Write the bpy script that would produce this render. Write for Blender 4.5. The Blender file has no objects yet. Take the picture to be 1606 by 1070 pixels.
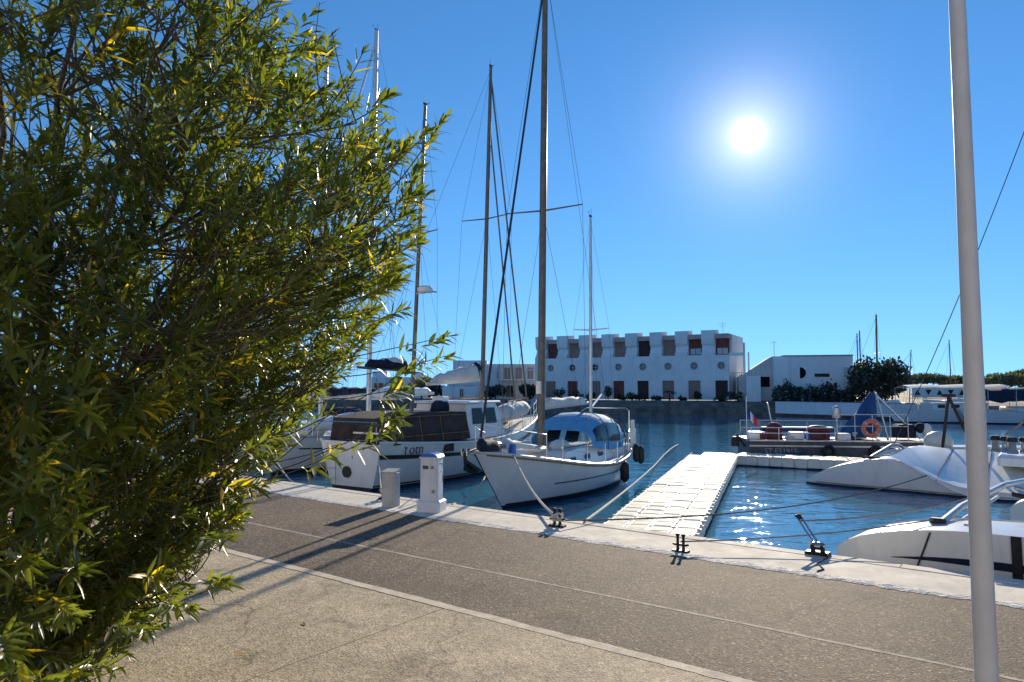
import bpy, math, random
import numpy as np
from mathutils import Vector, Matrix
random.seed(7); rng = np.random.default_rng(7)
R = math.radians
sc = bpy.context.scene
col = sc.collection

# ------------------------------------------------------------------ camera
CAM_H = 2.2
cam = bpy.data.objects.new('camera', bpy.data.cameras.new('camera'))
cam.data.sensor_width = 36.0
cam.data.lens = 24.66
cam.data.clip_start = 0.05
cam.data.clip_end = 3000.0
cam.location = (0, 0, CAM_H)
cam.rotation_euler = (R(90 + 3.80), 0, 0)
col.objects.link(cam); sc.camera = cam

# ------------------------------------------------------------------ sky and sun
SUN_AZ, SUN_EL = 18.97, 19.15          # degrees right of +Y, degrees up
sun_dir = Vector((math.sin(R(SUN_AZ)) * math.cos(R(SUN_EL)), math.cos(R(SUN_AZ)) * math.cos(R(SUN_EL)), math.sin(R(SUN_EL))))
world = bpy.data.worlds.new('World'); sc.world = world
world.use_nodes = True
wn, wl = world.node_tree.nodes, world.node_tree.links
wn.clear()
w_out = wn.new('ShaderNodeOutputWorld')
w_bg = wn.new('ShaderNodeBackground'); w_bg.inputs['Strength'].default_value = 0.074
w_sky = wn.new('ShaderNodeTexSky'); w_sky.sky_type = 'NISHITA'; w_sky.sun_disc = False
w_sky.sun_elevation = R(SUN_EL); w_sky.sun_rotation = R(SUN_AZ)
w_sky.altitude = 0; w_sky.air_density = 1.0; w_sky.dust_density = 0.0; w_sky.ozone_density = 4.5
w_hsv = wn.new('ShaderNodeHueSaturation'); w_hsv.inputs['Saturation'].default_value = 1.15
wl.new(w_sky.outputs['Color'], w_hsv.inputs['Color'])
# sun disc and bright air around it, with camera bloom painted in, by angle
w_geo = wn.new('ShaderNodeTexCoord')
w_nrm = wn.new('ShaderNodeVectorMath'); w_nrm.operation = 'NORMALIZE'
wl.new(w_geo.outputs['Generated'], w_nrm.inputs[0])
w_up = wn.new('ShaderNodeVectorMath'); w_up.operation = 'MULTIPLY_ADD'; w_up.inputs[1].default_value = (1, 1, .82); w_up.inputs[2].default_value = (0, 0, .15)
wl.new(w_nrm.outputs['Vector'], w_up.inputs[0])          # clean winter air: the horizon keeps the blue of the sky a little above it
w_un = wn.new('ShaderNodeVectorMath'); w_un.operation = 'NORMALIZE'; wl.new(w_up.outputs['Vector'], w_un.inputs[0]); wl.new(w_un.outputs['Vector'], w_sky.inputs['Vector'])
w_dot = wn.new('ShaderNodeVectorMath'); w_dot.operation = 'DOT_PRODUCT'
wl.new(w_nrm.outputs['Vector'], w_dot.inputs[0]); w_dot.inputs[1].default_value = sun_dir
w_ac = wn.new('ShaderNodeMath'); w_ac.operation = 'ARCCOSINE'; wl.new(w_dot.outputs['Value'], w_ac.inputs[0])
def w_lobe(width, amp, colr, power=1.0):
    d = wn.new('ShaderNodeMath'); d.operation = 'DIVIDE'; wl.new(w_ac.outputs[0], d.inputs[0]); d.inputs[1].default_value = R(width)
    p = wn.new('ShaderNodeMath'); p.operation = 'POWER'; wl.new(d.outputs[0], p.inputs[0]); p.inputs[1].default_value = power
    m = wn.new('ShaderNodeMath'); m.operation = 'MULTIPLY'; wl.new(p.outputs[0], m.inputs[0]); m.inputs[1].default_value = -1
    e = wn.new('ShaderNodeMath'); e.operation = 'EXPONENT'; wl.new(m.outputs[0], e.inputs[0])
    v = wn.new('ShaderNodeVectorMath'); v.operation = 'SCALE'; v.inputs[0].default_value = [c * amp for c in colr]; wl.new(e.outputs[0], v.inputs['Scale'])
    return v
def w_add(a, b):
    v = wn.new('ShaderNodeVectorMath'); v.operation = 'ADD'; wl.new(a, v.inputs[0]); wl.new(b, v.inputs[1]); return v.outputs[0]
acc = w_hsv.outputs['Color']
for args in ((.60, 90.0, (1.0, 0.95, 0.85), 2.0), (2.3, 6.0, (1.0, 0.92, 0.84), 1.1), (4.6, 1.0, (1.0, 0.82, 0.88), 1.3)):
    acc = w_add(acc, w_lobe(*args).outputs[0])
wl.new(acc, w_bg.inputs['Color']); wl.new(w_bg.outputs[0], w_out.inputs['Surface'])

sun = bpy.data.objects.new('sun', bpy.data.lights.new('sun', 'SUN'))
sun.data.energy = 2.9; sun.data.angle = R(0.53); sun.data.color = (1.0, 0.87, 0.68)
sun.rotation_euler = sun_dir.to_track_quat('Z', 'Y').to_euler()
col.objects.link(sun)
sc.view_settings.view_transform = 'Standard'; sc.view_settings.look = 'None'
sc.view_settings.gamma = 1.0; sc.view_settings.use_curve_mapping = False
sc.view_settings.exposure = 1.12
sc.cycles.max_bounces = 8; sc.cycles.transparent_max_bounces = 8
sc.cycles.sample_clamp_indirect = 6.0

# ------------------------------------------------------------------ helpers
def V(*a): return Vector(a)
def tag(o, label=None, cat=None, group=None, kind=None):
    if label: o['label'] = label
    if cat: o['category'] = cat
    if group: o['group'] = group
    if kind: o['kind'] = kind
    return o
def empty(name, loc=(0, 0, 0), rz=0.0):
    o = bpy.data.objects.new(name, None); o.location = loc; o.rotation_euler = (0, 0, rz); col.objects.link(o)
    o.empty_display_size = 0.2
    return o
class MB:
    def __init__(s): s.v = []; s.f = []; s.m = []; s.mi = 0
    def add(s, vs, fs):
        b = len(s.v); s.v.extend([tuple(x) for x in vs]); s.f.extend([tuple(b + i for i in f) for f in fs]); s.m.extend([s.mi] * len(fs)); return s
    def box(s, c, d, rz=0.0, rx=0.0, ry=0.0, taper=1.0):
        M = Matrix.Rotation(rz, 3, 'Z') @ Matrix.Rotation(ry, 3, 'Y') @ Matrix.Rotation(rx, 3, 'X'); c = Vector(c); vs = []
        for z in (-1, 1):
            k = taper if z > 0 else 1.0
            for x, y in ((-1, -1), (1, -1), (1, 1), (-1, 1)): vs.append(c + M @ Vector((x * d[0] / 2 * k, y * d[1] / 2 * k, z * d[2] / 2)))
        return s.add(vs, [(3, 2, 1, 0), (4, 5, 6, 7), (0, 1, 5, 4), (1, 2, 6, 5), (2, 3, 7, 6), (3, 0, 4, 7)])
    def cbox(s, c, d, b=0.02, rz=0.0):
        # box with chamfered vertical and top edges
        x, y, z = d[0] / 2, d[1] / 2, d[2]; M = Matrix.Rotation(rz, 3, 'Z'); c = Vector(c) - Vector((0, 0, d[2] / 2))
        def ring(xx, yy, bb, zz): return [c + M @ Vector(p) for p in ((-xx + bb, -yy, zz), (xx - bb, -yy, zz), (xx, -yy + bb, zz), (xx, yy - bb, zz), (xx - bb, yy, zz), (-xx + bb, yy, zz), (-xx, yy - bb, zz), (-xx, -yy + bb, zz))]
        vs = ring(x, y, b, 0) + ring(x, y, b, z - b) + ring(x - b, y - b, b * .6, z)
        fs = [tuple(range(7, -1, -1)), tuple(range(16, 24))]
        for k in range(2):
            for i in range(8): fs.append((k * 8 + i, k * 8 + (i + 1) % 8, k * 8 + 8 + (i + 1) % 8, k * 8 + 8 + i))
        return s.add(vs, fs)
    def tube(s, pts, r, n=6, cap=True):
        pts = [Vector(p) for p in pts]; k = len(pts)
        rs = r if isinstance(r, (list, tuple)) else [r] * k
        vs = []; prev = None
        for i, p in enumerate(pts):
            t = (pts[min(i + 1, k - 1)] - pts[max(i - 1, 0)])
            t = t.normalized() if t.length > 1e-9 else Vector((0, 0, 1))
            if prev is None:
                a = Vector((0, 0, 1)) if abs(t.z) < .9 else Vector((1, 0, 0)); nx = t.cross(a).normalized()
            else: nx = (prev - t * prev.dot(t)).normalized()
            prev = nx; ny = t.cross(nx)
            for j in range(n):
                a = 2 * math.pi * (j + .5) / n; vs.append(p + (nx * math.cos(a) + ny * math.sin(a)) * rs[i])
        fs = []
        for i in range(k - 1):
            for j in range(n): fs.append((i * n + j, i * n + (j + 1) % n, (i + 1) * n + (j + 1) % n, (i + 1) * n + j))
        if cap: fs += [tuple(range(n - 1, -1, -1)), tuple(range((k - 1) * n, k * n))]
        return s.add(vs, fs)
    def lathe(s, prof, c=(0, 0, 0), n=16, axis=None):
        c = Vector(c); vs = []; M = (Vector(axis).to_track_quat('Z', 'Y').to_matrix() if axis is not None else Matrix.Identity(3))
        for r, z in prof:
            for j in range(n):
                a = 2 * math.pi * j / n; vs.append(c + M @ Vector((r * math.cos(a), r * math.sin(a), z)))
        fs = []; k = len(prof)
        for i in range(k - 1):
            for j in range(n): fs.append((i * n + j, i * n + (j + 1) % n, (i + 1) * n + (j + 1) % n, (i + 1) * n + j))
        fs += [tuple(range(n - 1, -1, -1)), tuple(range((k - 1) * n, k * n))]
        return s.add(vs, fs)
    def prism(s, poly, off):
        n = len(poly); off = Vector(off); a = [Vector(p) for p in poly]
        return s.add(a + [p + off for p in a], [tuple(range(n - 1, -1, -1)), tuple(range(n, 2 * n))] + [(i, (i + 1) % n, n + (i + 1) % n, n + i) for i in range(n)])
    def grid(s, rows, closed=False):
        n = len(rows[0]); vs = [p for r in rows for p in r]; fs = []
        for i in range(len(rows) - 1):
            for j in range(n if closed else n - 1): fs.append((i * n + j, i * n + (j + 1) % n, (i + 1) * n + (j + 1) % n, (i + 1) * n + j))
        return s.add(vs, fs)
    def sphere(s, c, r, nu=12, nv=8, sc_=(1, 1, 1)):
        c = Vector(c); rows = []
        for i in range(nv + 1):
            a = math.pi * i / nv - math.pi / 2
            rows.append([c + Vector((r * sc_[0] * math.cos(a) * math.cos(2 * math.pi * j / nu), r * sc_[1] * math.cos(a) * math.sin(2 * math.pi * j / nu), r * sc_[2] * math.sin(a))) for j in range(nu)])
        return s.grid(rows, True)
    def torus(s, c, R_, r, axis=(0, 0, 1), nu=24, nv=8):
        M = Vector(axis).to_track_quat('Z', 'Y').to_matrix(); c = Vector(c); rows = []
        for i in range(nu + 1):
            a = 2 * math.pi * i / nu
            rows.append([c + M @ Vector(((R_ + r * math.cos(b)) * math.cos(a), (R_ + r * math.cos(b)) * math.sin(a), r * math.sin(b))) for b in [2 * math.pi * j / nv for j in range(nv)]])
        return s.grid(rows, True)
    def data(s, name, mats, smooth=False):
        me = bpy.data.meshes.new(name); me.from_pydata(s.v, [], s.f)
        for m in (mats if isinstance(mats, (list, tuple)) else [mats]): me.materials.append(m)
        if len(set(s.m)) > 1: me.polygons.foreach_set('material_index', s.m)
        if smooth:
            me.polygons.foreach_set('use_smooth', [True] * len(me.polygons))
            try: me.set_sharp_from_angle(angle=R(smooth if smooth is not True else 40))
            except Exception: pass
        me.update(); return me
    def build(s, name, mats, parent=None, smooth=False):
        o = bpy.data.objects.new(name, s.data(name, mats, smooth)); o.parent = parent; col.objects.link(o); return o
def inst(name, me, parent=None, loc=(0, 0, 0), rz=0.0):
    o = bpy.data.objects.new(name, me); o.parent = parent; o.location = loc; o.rotation_euler = (0, 0, rz); col.objects.link(o); return o
def copy_tree(o, parent=None):
    c = o.copy(); col.objects.link(c); c.parent = parent
    for ch in o.children: copy_tree(ch, c)
    return c
def structure(name, mb, m, smooth=False): return tag(mb.build(name, m, None, smooth), kind='structure')

# ------------------------------------------------------------------ materials
def mat(name, c, rough=.5, metal=0.0, var=.12, scale=3.0, bump=0.0, bscale=40.0, c2=None, stain=0.0, spec=.5, coord='Object', coat=0.0):
    m = bpy.data.materials.new(name); m.use_nodes = True; N, L = m.node_tree.nodes, m.node_tree.links
    b = N['Principled BSDF']; b.inputs['Roughness'].default_value = rough; b.inputs['Metallic'].default_value = metal
    b.inputs['Specular IOR Level'].default_value = spec; b.inputs['Coat Weight'].default_value = coat
    tc = N.new('ShaderNodeTexCoord'); nz = N.new('ShaderNodeTexNoise'); nz.inputs['Scale'].default_value = scale; nz.inputs['Detail'].default_value = 6; nz.inputs['Roughness'].default_value = .65
    L.new(tc.outputs[coord], nz.inputs['Vector'])
    mx = N.new('ShaderNodeMix'); mx.data_type = 'RGBA'
    c = tuple(c[:3]); c2 = c2 or tuple(max(0, x * (1 - 2.2 * var)) for x in c)
    mx.inputs['A'].default_value = (*[min(1, x * (1 + var * .6)) for x in c], 1); mx.inputs['B'].default_value = (*c2, 1)
    rp = N.new('ShaderNodeMapRange'); rp.inputs['From Min'].default_value = .35; rp.inputs['From Max'].default_value = .75; L.new(nz.outputs['Fac'], rp.inputs['Value']); L.new(rp.outputs[0], mx.inputs['Factor'])
    out = mx.outputs['Result']
    if stain > 0:
        mp = N.new('ShaderNodeMapping'); mp.inputs['Scale'].default_value = (6, 6, .7); L.new(tc.outputs[coord], mp.inputs['Vector'])
        n2 = N.new('ShaderNodeTexNoise'); n2.inputs['Scale'].default_value = 1.3; n2.inputs['Detail'].default_value = 5; L.new(mp.outputs[0], n2.inputs['Vector'])
        r2 = N.new('ShaderNodeMapRange'); r2.inputs['From Min'].default_value = .52; r2.inputs['From Max'].default_value = .72; r2.inputs['To Max'].default_value = stain; L.new(n2.outputs['Fac'], r2.inputs['Value'])
        m2 = N.new('ShaderNodeMix'); m2.data_type = 'RGBA'; L.new(out, m2.inputs['A']); m2.inputs['B'].default_value = (.16, .13, .09, 1); L.new(r2.outputs[0], m2.inputs['Factor']); out = m2.outputs['Result']
    L.new(out, b.inputs['Base Color'])
    rr = N.new('ShaderNodeMapRange'); rr.inputs['To Min'].default_value = max(0.02, rough * .8); rr.inputs['To Max'].default_value = min(1, rough * 1.25); L.new(nz.outputs['Fac'], rr.inputs['Value']); L.new(rr.outputs[0], b.inputs['Roughness'])
    if bump > 0:
        n3 = N.new('ShaderNodeTexNoise'); n3.inputs['Scale'].default_value = bscale; n3.inputs['Detail'].default_value = 5; L.new(tc.outputs[coord], n3.inputs['Vector'])
        bp = N.new('ShaderNodeBump'); bp.inputs['Strength'].default_value = bump; bp.inputs['Distance'].default_value = .02; L.new(n3.outputs['Fac'], bp.inputs['Height']); L.new(bp.outputs[0], b.inputs['Normal'])
    return m
def aggregate(name, base, dark, light, tint, grain=70.0, big=.5):
    """exposed-aggregate surface: small stones of several colours in a binder, wide worn and damp patches"""
    m = bpy.data.materials.new(name); m.use_nodes = True; N, L = m.node_tree.nodes, m.node_tree.links; b = N['Principled BSDF']; b.inputs['Roughness'].default_value = .85; b.inputs['Specular IOR Level'].default_value = .35
    tc = N.new('ShaderNodeTexCoord')
    vo = N.new('ShaderNodeTexVoronoi'); vo.inputs['Scale'].default_value = grain; L.new(tc.outputs['Object'], vo.inputs['Vector'])
    sp = N.new('ShaderNodeSeparateColor'); L.new(vo.outputs['Color'], sp.inputs['Color'])
    cr = N.new('ShaderNodeValToRGB'); e = cr.color_ramp.elements
    e[0].position = 0; e[0].color = (*dark, 1); e[1].position = 1; e[1].color = (*light, 1)
    for p, c in ((.28, dark), (.36, base), (.6, base), (.72, tint), (.9, base)):
        q = e.new(p); q.color = (*c, 1)
    L.new(sp.outputs[0], cr.inputs['Fac'])
    n1 = N.new('ShaderNodeTexNoise'); n1.inputs['Scale'].default_value = big; n1.inputs['Detail'].default_value = 8; n1.inputs['Roughness'].default_value = .7; L.new(tc.outputs['Object'], n1.inputs['Vector'])
    r1 = N.new('ShaderNodeMapRange'); r1.inputs['From Min'].default_value = .3; r1.inputs['From Max'].default_value = .7; r1.inputs['To Min'].default_value = .68; r1.inputs['To Max'].default_value = 1.26; L.new(n1.outputs['Fac'], r1.inputs['Value'])
    n4 = N.new('ShaderNodeTexNoise'); n4.inputs['Scale'].default_value = 14; n4.inputs['Detail'].default_value = 4; L.new(tc.outputs['Object'], n4.inputs['Vector'])
    r4 = N.new('ShaderNodeMapRange'); r4.inputs['From Min'].default_value = .3; r4.inputs['From Max'].default_value = .7; r4.inputs['To Min'].default_value = .82; r4.inputs['To Max'].default_value = 1.16; L.new(n4.outputs['Fac'], r4.inputs['Value'])
    mu = N.new('ShaderNodeMath'); mu.operation = 'MULTIPLY'; L.new(r1.outputs[0], mu.inputs[0]); L.new(r4.outputs[0], mu.inputs[1])
    # oil spots and damp patches, then hairline cracks
    n5 = N.new('ShaderNodeTexNoise'); n5.inputs['Scale'].default_value = 1.7; n5.inputs['Detail'].default_value = 5; n5.inputs['Distortion'].default_value = .8; L.new(tc.outputs['Object'], n5.inputs['Vector'])
    r5 = N.new('ShaderNodeMapRange'); r5.inputs['From Min'].default_value = .57; r5.inputs['From Max'].default_value = .70; r5.inputs['To Min'].default_value = 1.0; r5.inputs['To Max'].default_value = .66; L.new(n5.outputs['Fac'], r5.inputs['Value'])
    m5 = N.new('ShaderNodeMath'); m5.operation = 'MULTIPLY'; L.new(mu.outputs[0], m5.inputs[0]); L.new(r5.outputs[0], m5.inputs[1])
    nw = N.new('ShaderNodeTexNoise'); nw.inputs['Scale'].default_value = 2.2; nw.inputs['Detail'].default_value = 4; L.new(tc.outputs['Object'], nw.inputs['Vector'])
    vw = N.new('ShaderNodeVectorMath'); vw.operation = 'MULTIPLY_ADD'; L.new(nw.outputs['Color'], vw.inputs[0]); vw.inputs[1].default_value = (.7, .7, 0); L.new(tc.outputs['Object'], vw.inputs[2])
    vc = N.new('ShaderNodeTexVoronoi'); vc.feature = 'DISTANCE_TO_EDGE'; vc.inputs['Scale'].default_value = .33; L.new(vw.outputs[0], vc.inputs['Vector'])
    r6 = N.new('ShaderNodeMapRange'); r6.inputs['From Min'].default_value = .0; r6.inputs['From Max'].default_value = .006; r6.inputs['To Min'].default_value = .55; r6.inputs['To Max'].default_value = 1.0; L.new(vc.outputs['Distance'], r6.inputs['Value'])
    m6 = N.new('ShaderNodeMath'); m6.operation = 'MULTIPLY'; L.new(m5.outputs[0], m6.inputs[0]); L.new(r6.outputs[0], m6.inputs[1]); mu = m6
    sv = N.new('ShaderNodeVectorMath'); sv.operation = 'SCALE'; L.new(cr.outputs['Color'], sv.inputs[0]); L.new(mu.outputs[0], sv.inputs['Scale']); L.new(sv.outputs[0], b.inputs['Base Color'])
    bp = N.new('ShaderNodeBump'); bp.inputs['Strength'].default_value = .55; bp.inputs['Distance'].default_value = .006; L.new(vo.outputs['Distance'], bp.inputs['Height']); L.new(bp.outputs[0], b.inputs['Normal'])
    return m
M = {}
M['road'] = aggregate('road_asphalt', (.150, .108, .070), (.066, .046, .031), (.48, .375, .26), (.21, .15, .092), 58, .55)
M['pave'] = aggregate('pavement_concrete', (.50, .405, .265), (.33, .26, .17), (.70, .59, .43), (.56, .455, .28), 66, .8)
M['coping'] = mat('coping_concrete', (.68, .61, .50), .85, var=.12, scale=1.6, bump=.25, bscale=60, c2=(.54, .48, .39), stain=.25)
M['rubble'] = mat('rough_edge', (.74, .70, .63), .9, var=.3, scale=22, bump=.9, bscale=45, c2=(.30, .27, .23))
M['joint'] = mat('joint_mortar', (.42, .35, .27), .9, var=.25, scale=6, bump=.1, c2=(.22, .175, .125))
M['kerb'] = mat('kerb_concrete', (.64, .54, .40), .88, var=.14, scale=5, bump=.35, bscale=70, stain=.15)
M['wallc'] = mat('quay_wall', (.30, .28, .25), .9, var=.3, scale=2, bump=.5, bscale=14, stain=.7)
M['white'] = mat('gelcoat_white', (.80, .79, .76), .28, var=.05, scale=1.5, stain=.10, coat=.25)
M['cream'] = mat('gelcoat_cream', (.78, .73, .62), .35, var=.06, scale=2)
M['hull'] = mat('hull_paint', (.78, .77, .735), .25, var=.05, scale=1.2, stain=.09, coat=.3)
M['anti'] = mat('antifouling', (.02, .022, .03), .6, var=.3, scale=4)
M['black'] = mat('black_rubber', (.016, .016, .018), .55, var=.3, scale=8)
M['navy'] = mat('navy_paint', (.012, .018, .05), .35, var=.1)
M['deck'] = mat('deck_nonskid', (.72, .70, .64), .7, var=.1, scale=4, bump=.2, bscale=200)
M['teak'] = mat('teak', (.30, .17, .08), .6, var=.25, scale=8, bump=.2)
M['glass'] = mat('dark_glass', (.012, .016, .022), .12, var=.2, scale=2, spec=.3)
M['void'] = mat('dark_interior', (.010, .010, .012), .9, var=.2, spec=.1)
M['bluecan'] = mat('blue_canvas', (.11, .38, .66), .75, var=.1, scale=3, bump=.25, bscale=9)
M['bluedark'] = mat('blue_tarp', (.014, .065, .19), .6, var=.2, scale=3, bump=.5, bscale=5)
M['navycan'] = mat('navy_canvas', (.012, .015, .04), .8, var=.25, scale=4, bump=.4, bscale=8)
M['browncan'] = mat('brown_canvas', (.055, .032, .024), .8, var=.25, scale=4, bump=.4, bscale=6)
M['sail'] = mat('sailcloth', (.70, .68, .62), .75, var=.1, scale=3, bump=.5, bscale=7)
M['tarp'] = mat('white_tarpaulin', (.86, .85, .80), .34, var=.05, scale=2, bump=.12, bscale=4, spec=1.0)
M['alu'] = mat('aluminium', (.52, .52, .51), .38, .85, var=.12, scale=6)
M['mast'] = mat('mast_paint', (.17, .14, .105), .42, .15, var=.2, scale=5)
M['mastg'] = mat('mast_grey', (.62, .62, .60), .35, .5, var=.1, scale=5)
M['steel'] = mat('stainless', (.62, .62, .62), .22, 1.0, var=.08)
M['wire'] = mat('rigging_wire', (.10, .10, .105), .45, .6, var=.1)
M['rope'] = mat('rope_white', (.62, .59, .52), .9, var=.2, scale=30, bump=.6, bscale=90)
M['ropeg'] = mat('rope_grey', (.33, .32, .30), .9, var=.2, scale=30, bump=.6, bscale=90)
M['ropeb'] = mat('rope_dark', (.045, .045, .055), .9, var=.2, scale=30, bump=.6, bscale=90)
M['iron'] = mat('cast_iron_black', (.014, .014, .015), .5, .3, var=.3, scale=12, bump=.3)
M['pole'] = mat('pole_grey', (.50, .50, .51), .55, .0, var=.08, scale=2.5, stain=.18)
M['plastic'] = mat('pontoon_plastic', (.86, .82, .70), .55, var=.08, scale=1.5, bump=.1, bscale=60, stain=.15)
M['dgrey'] = mat('grey_hull', (.085, .09, .10), .55, .1, var=.25, scale=3, stain=.3)
M['mgrey'] = mat('mid_grey', (.28, .28, .28), .6, var=.2, scale=4)
M['red'] = mat('dark_red', (.17, .02, .022), .55, var=.3, scale=5)
M['orange'] = mat('buoy_orange', (.72, .17, .10), .5, var=.1, scale=4)
M['flagred'] = mat('flag_red', (.62, .03, .05), .8, var=.1); M['flagblue'] = mat('flag_blue', (.02, .06, .35), .8, var=.1); M['flagwhite'] = mat('flag_white', (.8, .8, .8), .8, var=.05)
M['render'] = mat('white_render', (.84, .84, .83), .9, var=.05, scale=.5, bump=.15, bscale=12, stain=.14)
M['render3'] = mat('grey_white_render', (.76, .78, .82), .9, var=.06, scale=.5, stain=.1)
M['render2'] = mat('pale_render', (.66, .62, .56), .9, var=.08, scale=.5, stain=.15)
M['shutter'] = mat('red_brown_shutter', (.20, .05, .04), .7, var=.2, scale=2)
M['shutterp'] = mat('pink_shutter', (.34, .22, .18), .75, var=.12, scale=2)
M['shutterd'] = mat('dark_brown_shutter', (.05, .025, .022), .7, var=.2, scale=2)
M['pinkwall'] = mat('pink_parapet', (.52, .38, .34), .9, var=.1, scale=1)
M['frame'] = mat('window_frame', (.55, .55, .54), .5, var=.08)
M['bank'] = mat('stone_bank', (.20, .16, .13), .95, var=.35, scale=1.2, bump=.9, bscale=3)
M['soil'] = mat('far_ground', (.20, .17, .12), .95, var=.3, scale=.3)
M['bark'] = mat('oleander_bark', (.105, .085, .065), .85, var=.3, scale=14, bump=.5, bscale=40)
M['trunk'] = mat('tree_bark', (.09, .065, .045), .9, var=.3, scale=6, bump=.6, bscale=14)
M['blueplas'] = mat('blue_plastic', (.015, .14, .50), .35, var=.1, scale=4)
M['yellow'] = mat('yellow_plastic', (.65, .45, .03), .5, var=.1)
M['label'] = mat('dark_panel', (.05, .06, .07), .3, var=.1)
M['ink'] = mat('lettering_dark', (.03, .045, .11), .5, var=.1)
M['inkg'] = mat('lettering_pale', (.40, .45, .47), .5, var=.1)
M['pedestal'] = mat('pedestal_plastic', (.74, .75, .77), .5, var=.06, scale=3, stain=.2)
M['boxc'] = mat('box_concrete', (.52, .50, .48), .85, var=.12, scale=5, bump=.25, bscale=60)

def leafmat(name, c_dark, c_mid, c_yel, trans=.38, rough=.38):
    """leaf colour from the per-leaf 'tint' value: mostly green, a few yellow ones; light passes through"""
    m = bpy.data.materials.new(name); m.use_nodes = True; N, L = m.node_tree.nodes, m.node_tree.links; b = N['Principled BSDF']; o = N['Material Output']
    at = N.new('ShaderNodeAttribute'); at.attribute_name = 'tint'
    cr = N.new('ShaderNodeValToRGB'); e = cr.color_ramp.elements; e[0].color = (*c_dark, 1); e[1].color = (*c_yel, 1)
    q = e.new(.62); q.color = (*c_mid, 1); q = e.new(.86); q.color = tuple([x * 1.15 for x in c_mid]) + (1,); q = e.new(.95); q.color = (*c_yel, 1)
    L.new(at.outputs['Fac'], cr.inputs['Fac']); L.new(cr.outputs['Color'], b.inputs['Base Color'])
    b.inputs['Roughness'].default_value = rough; b.inputs['Specular IOR Level'].default_value = .95
    tr = N.new('ShaderNodeBsdfTranslucent'); sv = N.new('ShaderNodeVectorMath'); sv.operation = 'MULTIPLY'; sv.inputs[1].default_value = (2.35, 2.3, .6); L.new(cr.outputs['Color'], sv.inputs[0]); L.new(sv.outputs[0], tr.inputs['Color'])
    mx = N.new('ShaderNodeMixShader'); mx.inputs['Fac'].default_value = trans; L.new(b.outputs[0], mx.inputs[1]); L.new(tr.outputs[0], mx.inputs[2]); L.new(mx.outputs[0], o.inputs['Surface'])
    return m
M['leaf'] = leafmat('oleander_leaf', (.046, .068, .016), (.130, .155, .030), (.52, .39, .035), .48, .36)
M['leaf_dark'] = leafmat('far_tree_leaf', (.016, .022, .016), (.034, .044, .024), (.07, .075, .03), .2, .6)
M['leaf_pine'] = leafmat('pine_leaf', (.07, .08, .05), (.12, .13, .08), (.16, .16, .09), .25, .7)

# water
def water_mat():
    m = bpy.data.materials.new('harbour_water'); m.use_nodes = True; N, L = m.node_tree.nodes, m.node_tree.links; b = N['Principled BSDF']
    b.inputs['Base Color'].default_value = (.02, .165, .27, 1); b.inputs['Roughness'].default_value = .03; b.inputs['IOR'].default_value = 1.8; b.inputs['Specular IOR Level'].default_value = .6
    tc = N.new('ShaderNodeTexCoord'); mp = N.new('ShaderNodeMapping'); mp.inputs['Rotation'].default_value = (0, 0, R(20)); mp.inputs['Scale'].default_value = (1.0, 1.7, 1); L.new(tc.outputs['Object'], mp.inputs['Vector'])
    n1 = N.new('ShaderNodeTexNoise'); n1.inputs['Scale'].default_value = .9; n1.inputs['Detail'].default_value = 3; n1.inputs['Distortion'].default_value = .6; L.new(mp.outputs[0], n1.inputs['Vector'])
    n2 = N.new('ShaderNodeTexNoise'); n2.inputs['Scale'].default_value = 3.2; n2.inputs['Detail'].default_value = 3; L.new(mp.outputs[0], n2.inputs['Vector'])
    # wind reaches the open basin more than the lee behind the boats
    n0 = N.new('ShaderNodeTexNoise'); n0.inputs['Scale'].default_value = .06; n0.inputs['Detail'].default_value = 2; L.new(tc.outputs['Object'], n0.inputs['Vector'])
    r0 = N.new('ShaderNodeMapRange'); r0.inputs['From Min'].default_value = .38; r0.inputs['From Max'].default_value = .62; r0.inputs['To Min'].default_value = .45; r0.inputs['To Max'].default_value = 1.3; L.new(n0.outputs['Fac'], r0.inputs['Value'])
    ad = N.new('ShaderNodeMath'); ad.operation = 'MULTIPLY_ADD'; L.new(n2.outputs['Fac'], ad.inputs[0]); ad.inputs[1].default_value = .28; L.new(n1.outputs['Fac'], ad.inputs[2])
    mu = N.new('ShaderNodeMath'); mu.operation = 'MULTIPLY'; L.new(ad.outputs[0], mu.inputs[0]); L.new(r0.outputs[0], mu.inputs[1])
    bp = N.new('ShaderNodeBump'); bp.inputs['Strength'].default_value = 1.0; bp.inputs['Distance'].default_value = .040; L.new(mu.outputs[0], bp.inputs['Height']); L.new(bp.outputs[0], b.inputs['Normal'])
    return m
M['water'] = water_mat()

# ------------------------------------------------------------------ the quay (u runs along it to the right, n out to the water)
QA = R(-37.2); UX, UY = math.cos(QA), math.sin(QA); NX, NY = -UY, UX
def Q(u, n, z=0.0): return Vector((UX * u + NX * n, UY * u + NY * n, z))
WZ = -0.8
EDGE = 10.02
structure('water', MB().add([(-900, -60, WZ), (900, -60, WZ), (900, 1500, WZ), (-900, 1500, WZ)], [(0, 1, 2, 3)]), M['water'])
def qstrip(n0, n1, z, u0=-60, u1=60, th=None):
    mb = MB()
    if th: mb.prism([Q(u0, n0, z - th), Q(u1, n0, z - th), Q(u1, n1, z - th), Q(u0, n1, z - th)], (0, 0, th))
    else: mb.add([Q(u0, n0, z), Q(u1, n0, z), Q(u1, n1, z), Q(u0, n1, z)], [(0, 1, 2, 3)])
    return mb
structure('ground', MB().prism([Q(-120, -120, -3), Q(120, -120, -3), Q(120, 9.95, -3), Q(-120, 9.95, -3)], (0, 0, 2.96)), M['soil'])
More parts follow.
